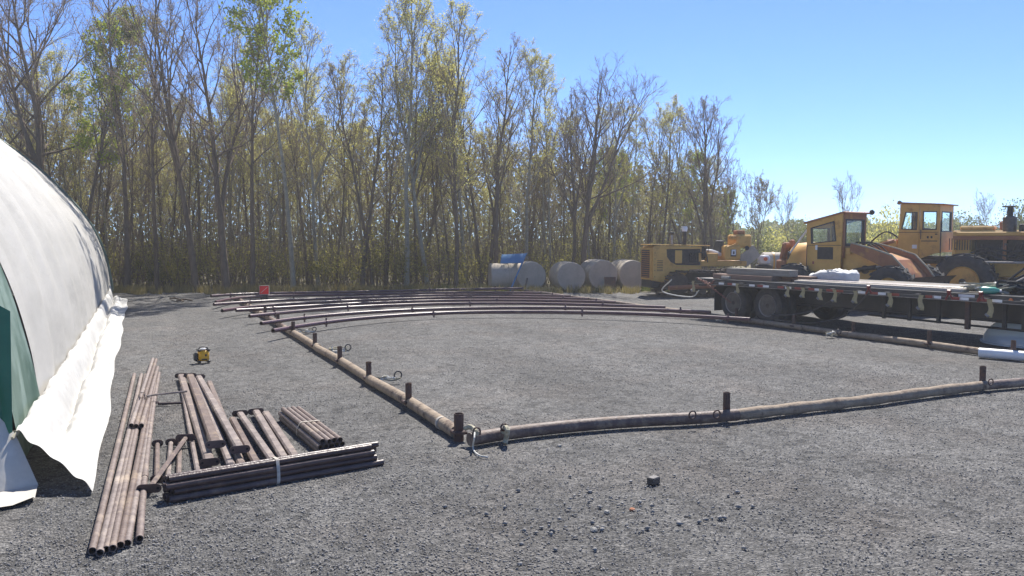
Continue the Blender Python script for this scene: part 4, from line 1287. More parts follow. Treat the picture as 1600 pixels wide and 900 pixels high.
o = MB(); o.bbox((0, 0, .23), (.38, .02, .46), .004); o = o.build("rusty_plate", M['rust']); o.location = p; o.rotation_euler = (R(-12), 0, R(-24))
tag(o, "rusty square plate leaning on a concrete cylinder", "plate")
# blue chute on top of the first cylinder
e = empty("blue_chute", at(801, 28.0, .88), R(-24)); e.scale = (.95, .85, .82); tag(e, "bright blue sheet metal chute lying on the concrete cylinders", "chute")
g = []
for i in range(9):
    a = math.pi * i / 8
    g.append([(-.42 + .05 * i / 8, -.12 + .3 * i / 8, .02 + .36 * (i / 8) + .03 * math.sin(a)), (.36 + .14 * i / 8, -.12 + .3 * i / 8, .05 + .38 * (i / 8) + .03 * math.sin(a))])
m = MB(); m.sheet(g); g2 = [[(p[0], p[1] + .02, p[2] - .01) for p in row] for row in g]; m.sheet(g2); m.build("sheet", M['blue'], e, True, False)
for s in (0, 1):
    m = MB(); m.path([g[k][s] for k in range(9)], .018, 6); m.build("flange", M['blue'], e, True)
A = at(797, 27.3, 0.02); B = at(816, 27.7, .92)
tag(MB().path([A, B], 0.028, 8).build("blue_pole", M['blue'], None, True), "blue pole leaning against the sideways concrete cylinder", "pole")
A = at(820, 27.35, 0.02); B = at(824, 27.5, .42)
tag(MB().path([A, B], 0.03, 8).build("dark_stake", M['steel'], None, True), "short dark stake standing between two concrete cylinders", "stake")

# ------------------------------------------------------------------ wheels
def wheel(parent, x, y, z, r, w, rr, rim_mat, side=-1, lugs=0, name="wheel", dish=0.3, hub=True):
    """axle along Y; side=-1: outer face towards -Y"""
    e = empty(name, (x, y, z)); e.parent = parent
    h = w / 2
    prof = [(rr, -h * .75), (rr + (r - rr) * .35, -h), (r - (r - rr) * .22, -h * .95), (r * .985, -h * .72), (r, -h * .3), (r, h * .3), (r * .985, h * .72), (r - (r - rr) * .22, h * .95), (rr + (r - rr) * .35, h), (rr, h * .75)]
    m = MB(); m.lathe(prof, (0, 0, 0), 36, 'Y', closed=True)
    if lugs:
        for k in range(lugs):
            a = 2 * math.pi * k / lugs
            for s in (-1, 1):
                aa = a + (0 if s < 0 else math.pi / lugs)
                mt = Matrix.Rotation(-aa, 3, 'Y') @ Matrix.Rotation(s * R(38), 3, 'Z' if False else 'X')
                c = Matrix.Rotation(-aa, 3, 'Y') @ Vector((r + .004, s * h * .5, 0))
                m.box(c, (r * .085, w * .56, r * .075), mt)
    m.build("tyre", M['rubber'], e, True)
    m = MB(); yo = side * h * (.75 - dish)
    m.lathe([(rr * .90, side * h * .70), (rr * 1.03, side * h * .92), (rr * 1.07, side * h * .8)], (0, 0, 0), 30, 'Y', closed=True)
    m2 = MB(); m2.lathe([(rr * .99, side * h * .79), (rr * .93, yo), (rr * .55, yo + side * .01), (rr * .34, yo + side * .035), (rr * .30, yo + side * .05), (0.0, yo + side * .055)], (0, 0, 0), 30, 'Y')
    m.build("rim_ring", M['rim'] if rim_mat == 'rim' else M[rim_mat], e, True)
    rm = m2.build("rim", M['rim_dark'] if rim_mat == 'rim' else M[rim_mat], e, True)
    if rim_mat == 'rim':
        for k in range(5):
            a = 2 * math.pi * k / 5
            m = MB(); m.lathe([(rr * .11, 0), (rr * .11, side * .004)], (rr * .72 * math.cos(a), yo + side * .011, rr * .72 * math.sin(a)), 10, 'Y'); m.build("hand_hole", M['hole'], rm)
    for k in range(8):
        a = 2 * math.pi * (k + .5) / 8
        m = MB(); m.lathe([(rr * .055, 0), (rr * .055, side * .02)], (rr * .45 * math.cos(a), yo + side * .01, rr * .45 * math.sin(a)), 6, 'Y'); m.build("lug_nut", M['steel'], e)
    if hub:
        m = MB(); m.lathe([(rr * .24, yo), (rr * .22, yo + side * .09), (0, yo + side * .1)], (0, 0, 0), 14, 'Y'); m.build("hub", M['engine'], e, True)
    return e

# ------------------------------------------------------------------ flatbed trailer
T0 = G(1086, 434, .86); T0.z = 0; T1 = G(1600, 463.5, .86); T1.z = 0
tdir = (T1 - T0).normalized(); TRZ = math.atan2(tdir.y, tdir.x)
def tx(px):
    """distance along the trailer's near edge that lies in image column px"""
    k = (px - 800) / FPX
    l0, f0 = lat(T0.x, T0.y), fwd(T0.x, T0.y); l1, f1 = lat(tdir.x, tdir.y), fwd(tdir.x, tdir.y)
    return (k * f0 - l0) / (l1 - k * f1)
tr = empty("flatbed_trailer", T0, TRZ); tag(tr, "black gooseneck flatbed trailer with reflective tape and dual wheels", "trailer")
DZ, TL, TW = 0.86, 9.2, 2.5
# deck boards
nbd = 11
for k in range(nbd):
    y = 0.12 + (TW - 0.24) * (k + .5) / nbd; w = (TW - 0.24) / nbd - 0.008
    MB().bbox((TL / 2 - .1, y, DZ - .022 + random.uniform(-.003, .003)), (TL - .25, w, .045), .006).build("deck_board", M['wood'], tr)
MB().bbox((TL / 2, 0.055, DZ - .06), (TL, .11, .12), .008).build("side_rail", M['trailer'], tr)
MB().bbox((TL / 2, TW - .055, DZ - .06), (TL, .11, .12), .008).build("side_rail", M['trailer'], tr)
MB().bbox((0.04, TW / 2, DZ - .09), (.1, TW - .22, .17), .008).build("rear_bumper", M['trailer'], tr)
MB().bbox((TL / 2 - .05, -.075, DZ - .095), (TL - .1, .012, .055), .003).build("rub_rail", M['trailer'], tr)
MB().bbox((TL / 2 - .05, -.084, DZ - .117), (TL - .1, .004, .010), .001).build("rail_edge", M['bare_steel'], tr)
for k in range(16):
    x = .3 + k * .56
    MB().bbox((x, -.035, DZ - .09), (.10, .07, .08), .006).build("stake_pocket", M['trailer'], tr)
# reflective tape pieces
x = tx(1125)
seq = [(1132, 'white'), (1146, 'red'), (1153, 'white'), (1180, 'white'), (1193, 'red'), (1202, 'white'), (1225, 'red'), (1237, 'white'), (1252, 'red'), (1274, 'red'), (1283, 'white'), (1302, 'red'),
       (1318, 'red'), (1352, 'white'), (1372, 'red'), (1384, 'white'), (1405, 'red'), (1459, 'red'), (1470, 'white'), (1500, 'red'), (1513, 'white'), (1541, 'red'), (1565, 'white')]
for px, c in seq:
    MB().bbox((tx(px), -.083, DZ - .083), (.15, .003, .042), .001).build("reflector", M['red' if c == 'red' else 'white'], tr)
MB().lathe([(.035, 0), (.03, -.02), (0, -.025)], (tx(1582), -.003, DZ - .07), 14, 'Y').build("marker_lamp", M['orange'], tr, True)
MB().bbox((tx(1512), -.004, DZ - .04), (.26, .006, .04), .001).build("plate", M['white'], tr)
# frame below
for y in (.75, TW - .75):
    m = MB(); x0, x1 = .25, TL + .2
    m.bbox(((x0 + x1) / 2, y, DZ - .32), (x1 - x0, .02, .28), .003); m.bbox(((x0 + x1) / 2, y, DZ - .47), (x1 - x0, .14, .02), .003); m.bbox(((x0 + x1) / 2, y, DZ - .17), (x1 - x0, .14, .02), .003)
    m.build("main_beam", M['trailer'], tr)
for k in range(18):
    MB().bbox((.35 + k * .5, TW / 2, DZ - .11), (.06, TW - .24, .09), .004).build("cross_member", M['trailer'], tr)
# under-run truss
for y in (.78,):
    MB().path([(tx(1326), y - .2, .33), (TL, y - .2, .26)], .02, 6).build("truss_rod", M['trailer'], tr)
    for px in (1370, 1411, 1458, 1565, 1597):
        MB().bbox((tx(px) - .25, y - .2, .50), (.06, .05, .42), .004).build("truss_post", M['trailer'], tr)
MB().bbox((tx(1512), .05, .52), (.07, .07, .45), .006).build("landing_leg", M['rust'], tr)
# wheels: two axles, dual tyres either side
WR = .37
for xa in (tx(1143) - .12, tx(1197) - .12):
    wheel(tr, xa, .28, WR, WR, .23, .215, 'rim', -1, 0, dish=.75)
    wheel(tr, xa, .54, WR, WR, .23, .215, 'rim', -1, 0, hub=False)
    wheel(tr, xa, TW - .28, WR, WR, .23, .215, 'rim', 1, 0, dish=.75)
    wheel(tr, xa, TW - .54, WR, WR, .23, .215, 'rim', 1, 0, hub=False)
    MB().path([(xa, .2, WR), (xa, TW - .2, WR)], .06, 10).build("axle", M['engine'], tr, True)
    MB().bbox((xa, .75, WR + .09), (.9, .07, .05), .01).build("leaf_spring", M['engine'], tr)
for xm in (tx(1143) - .60,):
    MB().bbox((xm, .42, .43), (.02, .62, .52), .006).build("mud_flap", M['black'], tr)
# gooseneck
m = MB()
for y in (.55, TW - .55):
    m.prism([(TL - 1.9, DZ - .2), (TL - 1.55, DZ + .02), (TL - .7, DZ + .95), (TL + 1.2, DZ + 1.0), (TL + 1.2, DZ + .7), (TL - .5, DZ + .65), (TL - 1.1, DZ - .2)], y - .07, y + .07)
m.build("gooseneck", M['trailer'], tr)
MB().bbox((tx(1598) + .1, .22, DZ + .03), (.06, .3, .5), .02, (0, R(-28), 0)).build("neck_step", M['trailer'], tr)

# folded webbing hanging from the rub rail
for i, (px, L, lab) in enumerate([(1090, .24, "at the trailer's rear corner"), (1159, .20, "between the two near wheels"), (1238, .20, "just right of the second near wheel"), (1262, .19, "second right of the near wheels"),
                  (1289, .21, "third right of the near wheels"), (1312, .23, "below the white bag"), (1344, .22, "right of the white bag"), (1399, .24, "at the middle of the deck edge"),
                  (1447, .25, "left of the plate on the deck edge"), (1556, .28, "nearest the gooseneck")]):
    x = tx(px)
    pt = tr.matrix_basis @ Vector((x, -.10, DZ - .06))
    e = empty("strap_winch", pt, TRZ); tag(e, "olive webbing strap hanging on the trailer edge " + lab, "strap", "straps along the trailer")
    rr = random.Random(px)
    g = []
    for k in range(7):
        t = k / 6; wv = .014 * math.sin(t * 7 + px)
        g.append([(-.045 + rr.uniform(-.008, .008) + wv, -.01 + .01 * math.sin(t * 5), -L * t), (.045 + wv, -.015 - .01 * math.sin(t * 4 + 1), -L * t)])
    m = MB(); m.sheet(g); m.sheet([[(p[0] + .01, p[1] - .016, p[2] * .92) for p in row] for row in g]); m.build("webbing", M['olive'], e, True, False)
    MB().path([(-.06, -.02, -L * .82), (-.01, -.03, -L * .95)], .022, 8).build("roller", M['bare_steel'], e, True)
for px, lab in ((1364, "left"), (1490, "middle"), (1540, "right")):
    pt = tr.matrix_basis @ Vector((tx(px), -.09, DZ - .01))
    e = empty("load_binder", pt, TRZ + R(8)); tag(e, "red load binder hooked on the trailer edge, %s one of three" % lab, "load binder", "load binders")
    MB().path([(-.05, 0, -.1), (.0, -.01, .01), (.05, 0, -.08)], .018, 8).build("handle", M['red'], e, True)
    MB().path([(-.02, -.02, .03), (.03, -.02, .03)], .03, 8).build("drum", M['red'], e, True)

# chain over the rear corner, cables slung below
def chain(name, pts, s, mat, label):
    c = catmull(pts, 12); out = [c[0]]; step = s * 1.55
    for p in c[1:]:
        while (p - out[-1]).length > step:
            out.append(out[-1] + (p - out[-1]).normalized() * step)
    e = empty(name, out[0]); tag(e, label, "chain")
    for i in range(len(out) - 1):
        d = (out[i + 1] - out[i]).normalized(); mid = (out[i] + out[i + 1]) / 2 - out[0]
        u = d.orthogonal().normalized(); u = Matrix.Rotation(R(90) * (i % 2) + .6, 3, d) @ u
        MB().path([mid + d * s * math.cos(a) + u * s * .6 * math.sin(a) for a in [2 * math.pi * k / 8 for k in range(8)]], s * .24, 5, closed=True).build("link", M[mat], e, True)
def tp(x, y, z): return tr.matrix_basis @ Vector((x, y, z))
M['chain'] = material('rusty red chain', (0.26, 0.10, 0.075), (0.15, 0.065, 0.05), rough=0.55, metal=0.3)
chain("chain", [tp(tx(1095), -.1, DZ + .0), tp(tx(1110), -.12, DZ - .1), tp(tx(1130), -.12, DZ - .28), tp(tx(1150), -.11, WR + .02)], .028, 'chain', "rusty red chain hanging from the trailer's rear corner to the wheel")
chain("chain", [tp(tx(1097), -.12, DZ - .02), tp(tx(1108), -.14, DZ - .05), tp(tx(1118), -.12, DZ - .10), tp(tx(1122), -.11, DZ - .02)], .028, 'chain', "short loop of rusty chain heaped on the trailer's rear corner")
rope("hose", [tp(tx(1112), -.1, DZ - .05) + Vector((-.3, .9, 0)), tp(tx(1090), -.1, .52) + Vector((-.2, .9, 0)), tp(tx(1085), -.1, .44), tp(tx(1098), -.1, .60)], .014, 'rope_white', "pale hose looping down behind the trailer's rear corner", "hose")
rope("cable", [tp(tx(1205), -.05, .22), tp(tx(1240), -.1, .26), tp(tx(1275), -.1, .38), tp(tx(1300), -.1, .55), tp(tx(1322), -.1, DZ - .12)], .013, 'steel', "dark cable slung from wheel up to the trailer edge", "cable")
rope("cable", [tp(tx(1215), -.05, .13), tp(tx(1265), -.1, .14), tp(tx(1310), -.1, .25), tp(tx(1335), -.1, .42), tp(tx(1365), -.1, DZ - .08)], .013, 'steel', "lower dark cable slung below the trailer", "cable")

# cargo
def on_deck(name, cx, cy, rz=0.0): return empty(name, tp(cx, cy, DZ + .002), TRZ + rz)
for k, (px0, px1, y, z, w, h, mat, lab) in enumerate([
        (1108, 1200, .25, 0, .28, .10, 'wood_brown', "brown plank, lowest of the timber at the trailer's rear"),
        (1112, 1240, .62, 0, .30, .11, 'wood_brown', "thick brown timber behind the lowest plank"),
        (1124, 1222, .33, .068, .25, .13, 'wood', "grey weathered timber on top of the timber pile")]):
    x0, x1 = tx(px0), tx(px1)
    if k == 2: z = .103
    o = MB(); o.bbox(((x0 + x1) / 2, y, DZ + .003 + z + h / 2), (x1 - x0, w, h), .006); o = o.build("timber", M[mat]); o.location = T0; o.rotation_euler = (0, 0, TRZ)
    tag(o, lab, "timber", "timber on the trailer")
o = MB(); o.bbox((tx(1130), .10, DZ + .04), (.22, .10, .06), .006); o = o.build("white_block", M['strap']); o.location = T0; o.rotation_euler = (0, 0, TRZ)
tag(o, "pale block at the end of the brown plank on the trailer", "block")
for k, (px0, px1, y, r_, mat, lab) in enumerate([(1218, 1508, .35, .03, 'pipe_dark', "dark pipe lying along the deck, nearest the edge"), (1205, 1490, .50, .03, 'arch', "glossy brown pipe lying along the deck, middle one"),
                                         (1222, 1500, .62, .028, 'arch', "glossy brown pipe lying along the deck, farthest from the edge")]):
    o = MB().path([(tx(px0), y, DZ + .006 + r_), (tx(px1), y + .05, DZ + .006 + r_)], r_, 12, hollow=.004).build("deck_pipe", M[mat], None, True); o.location = T0; o.rotation_euler = (0, 0, TRZ)
    tag(o, lab, "pipe", "pipes on the trailer deck")
o = MB(); o.bbox(((tx(1235) + tx(1500)) / 2, .19, DZ + .029), (tx(1500) - tx(1235), .16, .05), .004); o = o.build("pale_plank", M['strap']); o.location = T0; o.rotation_euler = (0, 0, TRZ)
tag(o, "long pale sunlit plank along the trailer's near edge", "plank")
# white woven bag
import bmesh
e = on_deck("bulk_bag", tx(1317) - .95, .95); tag(e, "crumpled white woven bag on the trailer deck", "bag"); e.scale = (1.0, .9, .72)
bm = bmesh.new(); bmesh.ops.create_cube(bm, size=1); bmesh.ops.subdivide_edges(bm, edges=bm.edges, cuts=9, use_grid_fill=True)
rb = np.random.default_rng(4)
for v in bm.verts:
    p = v.co.copy(); q = Vector((abs(p.x * 2) ** 4, abs(p.y * 2) ** 4, abs(p.z * 2) ** 4)); s = (q.x + q.y + q.z) ** -.25 if q.length > 0 else 1
    p = p * s * 1.0
    z = (p.z + .5) * (.34 - .20 * max(0, -p.x + .0)) 
    z += .02 * math.sin(p.x * 17 + p.y * 5) * (p.z + .5) + .018 * math.sin(p.x * 31 - p.z * 9) + .012 * math.sin(p.y * 27 + p.x * 11)
    v.co = Vector((p.x * .95, p.y * .6, max(z, 0)))
me = bpy.data.meshes.new("sack"); bm.to_mesh(me); bm.free(); me.materials.append(M['bag']); me.polygons.foreach_set("use_smooth", [True] * len(me.polygons))
o = bpy.data.objects.new("sack", me); col.objects.link(o); o.parent = e
MB().path(catmull([(-.3, -.1, .18), (-.05, -.2, .30), (.1, -.25, .34), (.3, -.2, .30)], 5), .02, 6).build("seam", M['bag'], e, True)
# rope heap and tools near the gooseneck
e = on_deck("rope_heap", tx(1532), .30); tag(e, "heap of pale rope and rags on the front of the trailer deck", "rope")
rr = random.Random(12)
for k in range(12):
    pts = [(rr.uniform(-.42, .42), rr.uniform(-.16, .2), abs(rr.gauss(0, .06)) + .02) for _ in range(6)]
    MB().path(catmull(pts, 4), rr.uniform(.012, .024), 6).build("strand", M['rope' if k % 3 else 'rope_white'], e, True)
e = on_deck("green_bottle", tx(1543), .10, R(15)); tag(e, "green plastic bottle lying by the rope heap", "bottle")
MB().lathe([(0.0, -.13), (.05, -.12), (.055, -.1), (.055, .06), (.03, .11), (.018, .13), (0.0, .13)], (0, 0, .056), 16, 'X').build("body", M['green_bottle'], e, True)
MB().lathe([(.02, .13), (.02, .155), (0.0, .156)], (0, 0, .056), 12, 'X').build("cap", M['white'], e, True)
e = on_deck("toolbox_pile", tx(1580), .35); tag(e, "dark tangle of hoses and iron beside the gooseneck", "hoses")
for k in range(7):
    pts = [(rr.uniform(-.3, .3), rr.uniform(-.2, .2), abs(rr.gauss(0, .09)) + .02) for _ in range(5)]
    MB().path(catmull(pts, 4), .022, 6).build("hose", M['black'], e, True)
MB().bbox((.0, .1, .07), (.4, .2, .13), .02).build("iron_box", M['engine'], e)
e = on_deck("hydraulic_cylinder", tx(1540), .45); tag(e, "grey hydraulic cylinder slanting up with black hoses on the deck", "cylinder")
d = Vector((.86, .1, .5)).normalized()
MB().path([Vector((-.05, 0, .02)), d * .2], .03, 10).build("rod", M['bare_steel'], e, True)
MB().path([d * .12, d * .24], .085, 14).build("end_cap", M['rust'], e, True)
MB().path([d * .24, d * .75], .075, 14).build("barrel", M['steel'], e, True)
for k in range(2):
    MB().path(catmull([d * .05 + Vector((-.25, -.05, .0)), Vector((.05, -.12, .12)), Vector((.4, -.12, .30 + .1 * k)), Vector((.75, -.1, .52 + .12 * k)), Vector((1.2, -.1, .50 + .12 * k))], 6), .018, 8).build("hose", M['black'], e, True)

# ------------------------------------------------------------------ bulldozer
dz = empty("bulldozer", at(1082, 25.3, 0), math.atan2(.205, -.979)); dz.scale = (1, 1, .97); tag(dz, "old yellow crawler bulldozer without a cab behind the trailer's rear", "bulldozer")
# local +X forward, near side is +Y
def B(name, c, s, mat, b=.02, rot=None, par=None, smooth=False): return MB().bbox(c, s, b, rot).build(name, M[mat] if isinstance(mat, str) else mat, par or dz, smooth)
hoodp = [(-.12, 1.30), (-.12, 1.52), (1.15, 1.56), (1.38, 1.54), (1.46, 1.46), (1.46, .50), (1.0, .42), (.55, .46), (.25, .85), (-.12, .88)]
m = MB(); m.prism(hoodp, -.44, .38); hd = m.build("hood", M['yellow'], dz)
m = MB()      # near side sheet with the curved engine opening
m.prism([(1.02, 1.50), (1.40, 1.50), (1.44, 1.42), (1.44, .52), (1.0, .44), (.55, .48), (.27, .84), (.30, .95), (.70, .97), (.88, 1.06), (1.0, 1.22)], .38, .44)
m.prism([(-.10, 1.46), (1.02, 1.46), (1.02, 1.51), (-.10, 1.51)], .385, .44)
m.prism([(-.10, .84), (.27, .84), (.30, .95), (-.10, .95)], .385, .44)
m.build("side_panel", M['yellow'], dz)
m = MB(); m.prism([(-.08, .955), (.70, .975), (.87, 1.07), (.99, 1.22), (1.01, 1.455), (-.08, 1.455)], .386, .40); m.build("engine", M['engine'], dz)
for x0, w_ in ((.62, .22), (-.05, .05)):
    B("engine_cover", (x0, .405, 1.22), (w_, .03, .40 if w_ > .1 else .3), 'yellow', .01)
for k in range(5):
    MB().path([(.0 + k * .06, .41, 1.05), (.03 + k * .06, .42, 1.35)], .02, 6).build("engine_pipe", M['engine'], dz, True)
gr_ = B("radiator_shell", (1.475, -.03, 1.0), (.03, .78, .98), 'yellow', .01)
for k in range(13):
    MB().box((1.496, -.03, .60 + k * .065), (.012, .66, .03)).build("grille_slat", M['yellow_red'], gr_)
MB().box((1.491, -.03, 1.0), (.006, .66, .86)).build("grille_back", M['engine'], gr_)
B("crown_plate", (.55, -.03, 1.575), (1.9, .84, .03), 'yellow', .012, (0, R(-1), 0))
MB().path([(.72, .1, 1.55), (.72, .1, 1.92)], .035, 10).build("intake_stack", M['bare_steel'], dz, True)
MB().lathe([(.07, 1.90), (.09, 1.93), (.07, 1.98), (0.0, 1.99)], (.72, .1, 0), 14, 'Z').build("intake_cap", M['engine'], dz, True)
MB().path([(.28, .05, 1.55), (.28, .05, 2.02)], .055, 12).build("exhaust_stack", M['engine'], dz, True)
MB().lathe([(.075, 2.0), (.085, 2.1), (.06, 2.16), (0.0, 2.16)], (.28, .05, 0), 14, 'Z').build("exhaust_cap", M['white'], dz, True)
B("hood_rail", (.5, .2, 1.64), (.42, .03, .03), 'engine', .005)
# operator area
B("floor_frame", (-.85, -.03, 1.0), (1.5, .86, .16), 'yellow', .02)
B("side_console", (-.48, .30, 1.20), (.36, .2, .26), 'yellow', .02)
B("dash", (-.25, -.05, 1.34), (.18, .7, .36), 'engine', .03, (0, R(15), 0))
B("seat_cushion", (-.72, -.05, 1.33), (.42, .5, .12), 'white', .04, (0, R(-18), 0))
B("seat_back", (-.88, -.05, 1.52), (.1, .5, .42), 'engine', .04, (0, R(-14), 0))
B("fuel_tank", (-1.12, .05, 1.34), (.52, .8, .46), 'yellow', .05)
B("access_panel", (-1.12, .462, 1.33), (.18, .012, .22), 'engine', .003)
B("panel_sign", (-1.12, .472, 1.35), (.14, .006, .17), 'white', .002)
B("panel_mark", (-1.12, .478, 1.34), (.05, .006, .09), 'engine', .001)
B("winch_housing", (-1.55, .0, 1.70), (.50, .7, .42), 'yellow', .06)
B("winch_arm", (-1.28, .2, 1.80), (.35, .12, .16), 'yellow', .03)
B("winch_top", (-1.48, .1, 1.97), (.26, .3, .14), 'yellow_red', .03)
B("rear_plate", (-1.72, .30, 1.22), (.62, .05, .42), 'concrete', .01, (0, R(38), 0))
MB().path([(-1.6, .36, 1.48), (-1.6, .40, 1.48)], .07, 14).build("drum_end", M['engine'], dz, True)
for k in range(3):
    MB().path([(-.3 - .07 * k, .12, 1.2), (-.34 - .07 * k, .12, 1.68)], .012, 6).build("lever", M['engine'], dz, True)
# crawler tracks
def track(y):
    e = empty("crawler_track", (0, y, 0)); e.parent = dz
    xa, xb, r_ = .72, -1.45, .36
    pts = []
    for k in range(18): a = math.pi / 2 - math.pi * k / 17; pts.append((xa + r_ * math.cos(a), .40 + r_ * math.sin(a), a))
    nb = 14
    path = [(p[0], p[1]) for p in pts] + [(xa + (xb - xa) * k / nb, .04) for k in range(1, nb)]
    path += [(xb - r_ * math.cos(math.pi / 2 - math.pi * k / 17 ), .40 - r_ * math.sin(math.pi / 2 - math.pi * k / 17)) for k in range(18)]
    path += [(xb + (xa - xb) * k / nb, .76 - .03 * math.sin(math.pi * k / nb)) for k in range(1, nb)]
    P = [Vector((x, 0, z)) for x, z in path]
    L = [0]
    for i in range(len(P)): L.append(L[-1] + (P[(i + 1) % len(P)] - P[i]).length)
    n = 38
    for k in range(n):
        s = L[-1] * k / n; i = max(j for j in range(len(P)) if L[j] <= s); f = (s - L[i]) / max(1e-6, L[i + 1] - L[i])
        p = P[i].lerp(P[(i + 1) % len(P)], f); t = (P[(i + 1) % len(P)] - P[i]).normalized()
        m = MB(); ry = math.atan2(-t.z, t.x)
        m.box((p.x, 0, p.z), (.135, .36, .022), (0, ry, 0)); q = Vector((p.x, 0, p.z)) + Vector((-t.z, 0, t.x)) * .03; m.box(q, (.02, .36, .05), (0, ry, 0))
        m.build("track_shoe", M['track'], e)
    MB().lathe([(.0, -.05), (.31, -.05), (.33, 0), (.31, .05), (.0, .05)], (xa, 0, .40), 26, 'Y').build("idler", M['track'], e, True)
    MB().lathe([(.0, -.05), (.31, -.05), (.33, 0), (.31, .05), (.0, .05)], (xb, 0, .40), 26, 'Y').build("sprocket", M['track'], e, True)
    MB().bbox(((xa + xb) / 2, 0, .32), (1.6, .2, .24), .03).build("track_frame", M['engine'], e)
    for k in range(5): MB().lathe([(0, -.1), (.1, -.1), (.1, .1), (0, .1)], (xb + .45 + k * .32, 0, .16), 14, 'Y').build("roller", M['track'], e, True)
track(.62); track(-.68)
B("belly", (.3, -.03, .55), (2.2, .8, .42), 'engine', .05)
B("front_guard", (1.32, -.03, .42), (.3, .8, .3), 'engine', .03)
for s in (.95, -1.0):
    MB().path([(1.15, s, .3), (-.3, s, .35)], .07, 8).build("push_arm", M['yellow_red'], dz, True)

# ------------------------------------------------------------------ nearer loader
def cab_panel(name, outer, inner, y0, y1, mat, par, axis='Y', glass=True, gmat='glass', gasket=True):
    m = MB(); ring(m, outer, inner, y0, y1, axis); o = m.build(name, M[mat], par)
    ym = (y0 + y1) / 2
    cx = sum(p[0] for p in inner) / len(inner); cz = sum(p[1] for p in inner) / len(inner)
    if glass:
        q = [(cx + (p[0] - cx) * .995, cz + (p[1] - cz) * .995) for p in inner]
        m = MB(); m.add([(p[0], ym, p[1]) if axis == 'Y' else (ym, p[0], p[1]) for p in q], [tuple(range(len(q)))]); m.build("pane", M[gmat], o)
    if gasket:
        m = MB(); ring(m, [(cx + (p[0] - cx) * 1.04, cz + (p[1] - cz) * 1.04) for p in inner], [(cx + (p[0] - cx) * .93, cz + (p[1] - cz) * .93) for p in inner], min(y0, y1) - .006, max(y0, y1) + .006, axis); m.build("gasket", M['black'], o)
    return o
RZ1 = R(-75.8)
l1 = empty("wheel_loader", at(1308, 20.9, 0), RZ1); tag(l1, "small yellow wheel loader with reddish arms, nearer of two", "loader")
def B1(name, c, s, mat, b=.02, rot=None): return MB().bbox(c, s, b, rot).build(name, M[mat], l1)
# cab: x -.48...45, near side y=-.55
yN, yF = -.56, .56
cab_panel("door", [(-.48, .82), (.42, .75), (.46, 2.33), (-.50, 2.10)], [(-.36, 1.60), (.30, 1.66), (.24, 2.14), (-.38, 1.98)], yN, yN + .04, 'yellow', l1, glass=True)
cab_panel("side_wall", [(-.48, .82), (.42, .75), (.46, 2.33), (-.50, 2.10)], [(-.43, 1.40), (.37, 1.40), (.36, 2.22), (-.44, 2.03)], yF - .04, yF, 'yellow', l1)
cab_panel("front_wall", [(yN + .045, 1.25), (yF - .045, 1.25), (yF - .045, 2.34), (yN + .045, 2.34)], [(yN + .14, 1.55), (yF - .12, 1.55), (yF - .14, 2.18), (yN + .14, 2.18)], .43, .47, 'yellow_red', l1, 'X', True)
cab_panel("rear_wall", [(yN + .045, 1.0), (yF - .045, 1.0), (yF - .045, 2.10), (yN + .045, 2.10)], [(yN + .15, 1.55), (yF - .15, 1.55), (yF - .15, 1.98), (yN + .15, 1.98)], -.50, -.46, 'yellow', l1, 'X')
m = MB(); m.prism([(-.56, 2.09), (.50, 2.335), (.56, 2.32), (.56, 2.355), (.50, 2.375), (-.56, 2.13)], yN - .04, yF + .06); m.build("roof", M['yellow_red'], l1)
B1("dash", (.30, 0, 1.45), (.2, .8, .3), 'engine', .03)
B1("seat", (-.15, 0, 1.35), (.35, .5, .5), 'engine', .05)
MB().path([(.12, -.1, 1.35), (.18, -.1, 1.72)], .012, 6).build("lever", M['engine'], l1, True)
MB().path([(.14 + .0 * k, .16 * math.cos(k * math.pi / 8), 1.66 + .12 * math.sin(k * math.pi / 8)) for k in range(16)], .012, 6, closed=True).build("steering_wheel", M['black'], l1, True)
B1("door_recess", (.02, yN - .004, 1.36), (.42, .014, .30), 'engine', .004)
B1("door_stain", (-.22, yN - .003, 1.50), (.06, .01, .12), 'white', .002)
B1("door_badge", (-.30, yN - .003, 1.12), (.05, .01, .07), 'red', .002)
B1("headlamp_box", (.62, yN + .06, 1.42), (.1, .12, .16), 'yellow', .01)
MB().lathe([(.0, 0), (.06, .005), (.07, .05), (.03, .1), (0, .1)], (.55, yF + .0, 2.37), 12, 'X').build("work_lamp", M['black'], l1, True)
# front frame
m = MB(); m.prism([(.42, .72), (1.5, .62), (1.7, .9), (1.25, 1.32), (.47, 1.50), (.42, 1.3)], -.42, .42); m.build("front_frame", M['yellow'], l1)
MB().path([(1.0, -.43, .98), (1.0, -.46, .98)], .10, 16).build("pivot", M['engine'], l1, True)
# lift arms with reddish plate between
armp = [(.85, 1.56), (1.15, 1.50), (1.62, 1.30), (1.95, .98), (2.30, .62), (2.42, .72), (2.12, 1.10), (1.74, 1.42), (1.2, 1.60), (.85, 1.62)]
armp = [(.70, 1.42), (.72, 1.60), (1.25, 1.47), (1.72, 1.32), (2.02, 1.02), (2.34, .60), (2.12, .50), (1.80, .85), (1.55, 1.05), (1.1, 1.25)]
for y in (-.62, .48):
    m = MB(); m.prism(armp, y, y + .05); m.build("lift_arm", M['yellow_red'], l1)
    m = MB(); m.path([(x_, y + .025, z_ + .012) for x_, z_ in armp[1:6]], .026, 6); m.build("arm_edge", M['rope'], l1, True)
g = [[(x_ - .05, -.57, z_ - .10), (x_ - .05, .48, z_ - .10)] for x_, z_ in armp[2:6]]
m = MB(); m.sheet(g); m.sheet([[(p[0], p[1], p[2] - .04) for p in row] for row in g]); m.build("arm_plate", M['yellow_red'], l1, False, False)
MB().path([(2.2, -.7, .62), (2.2, .55, .62)], .07, 10).build("cross_tube", M['rust'], l1, True)
g = []
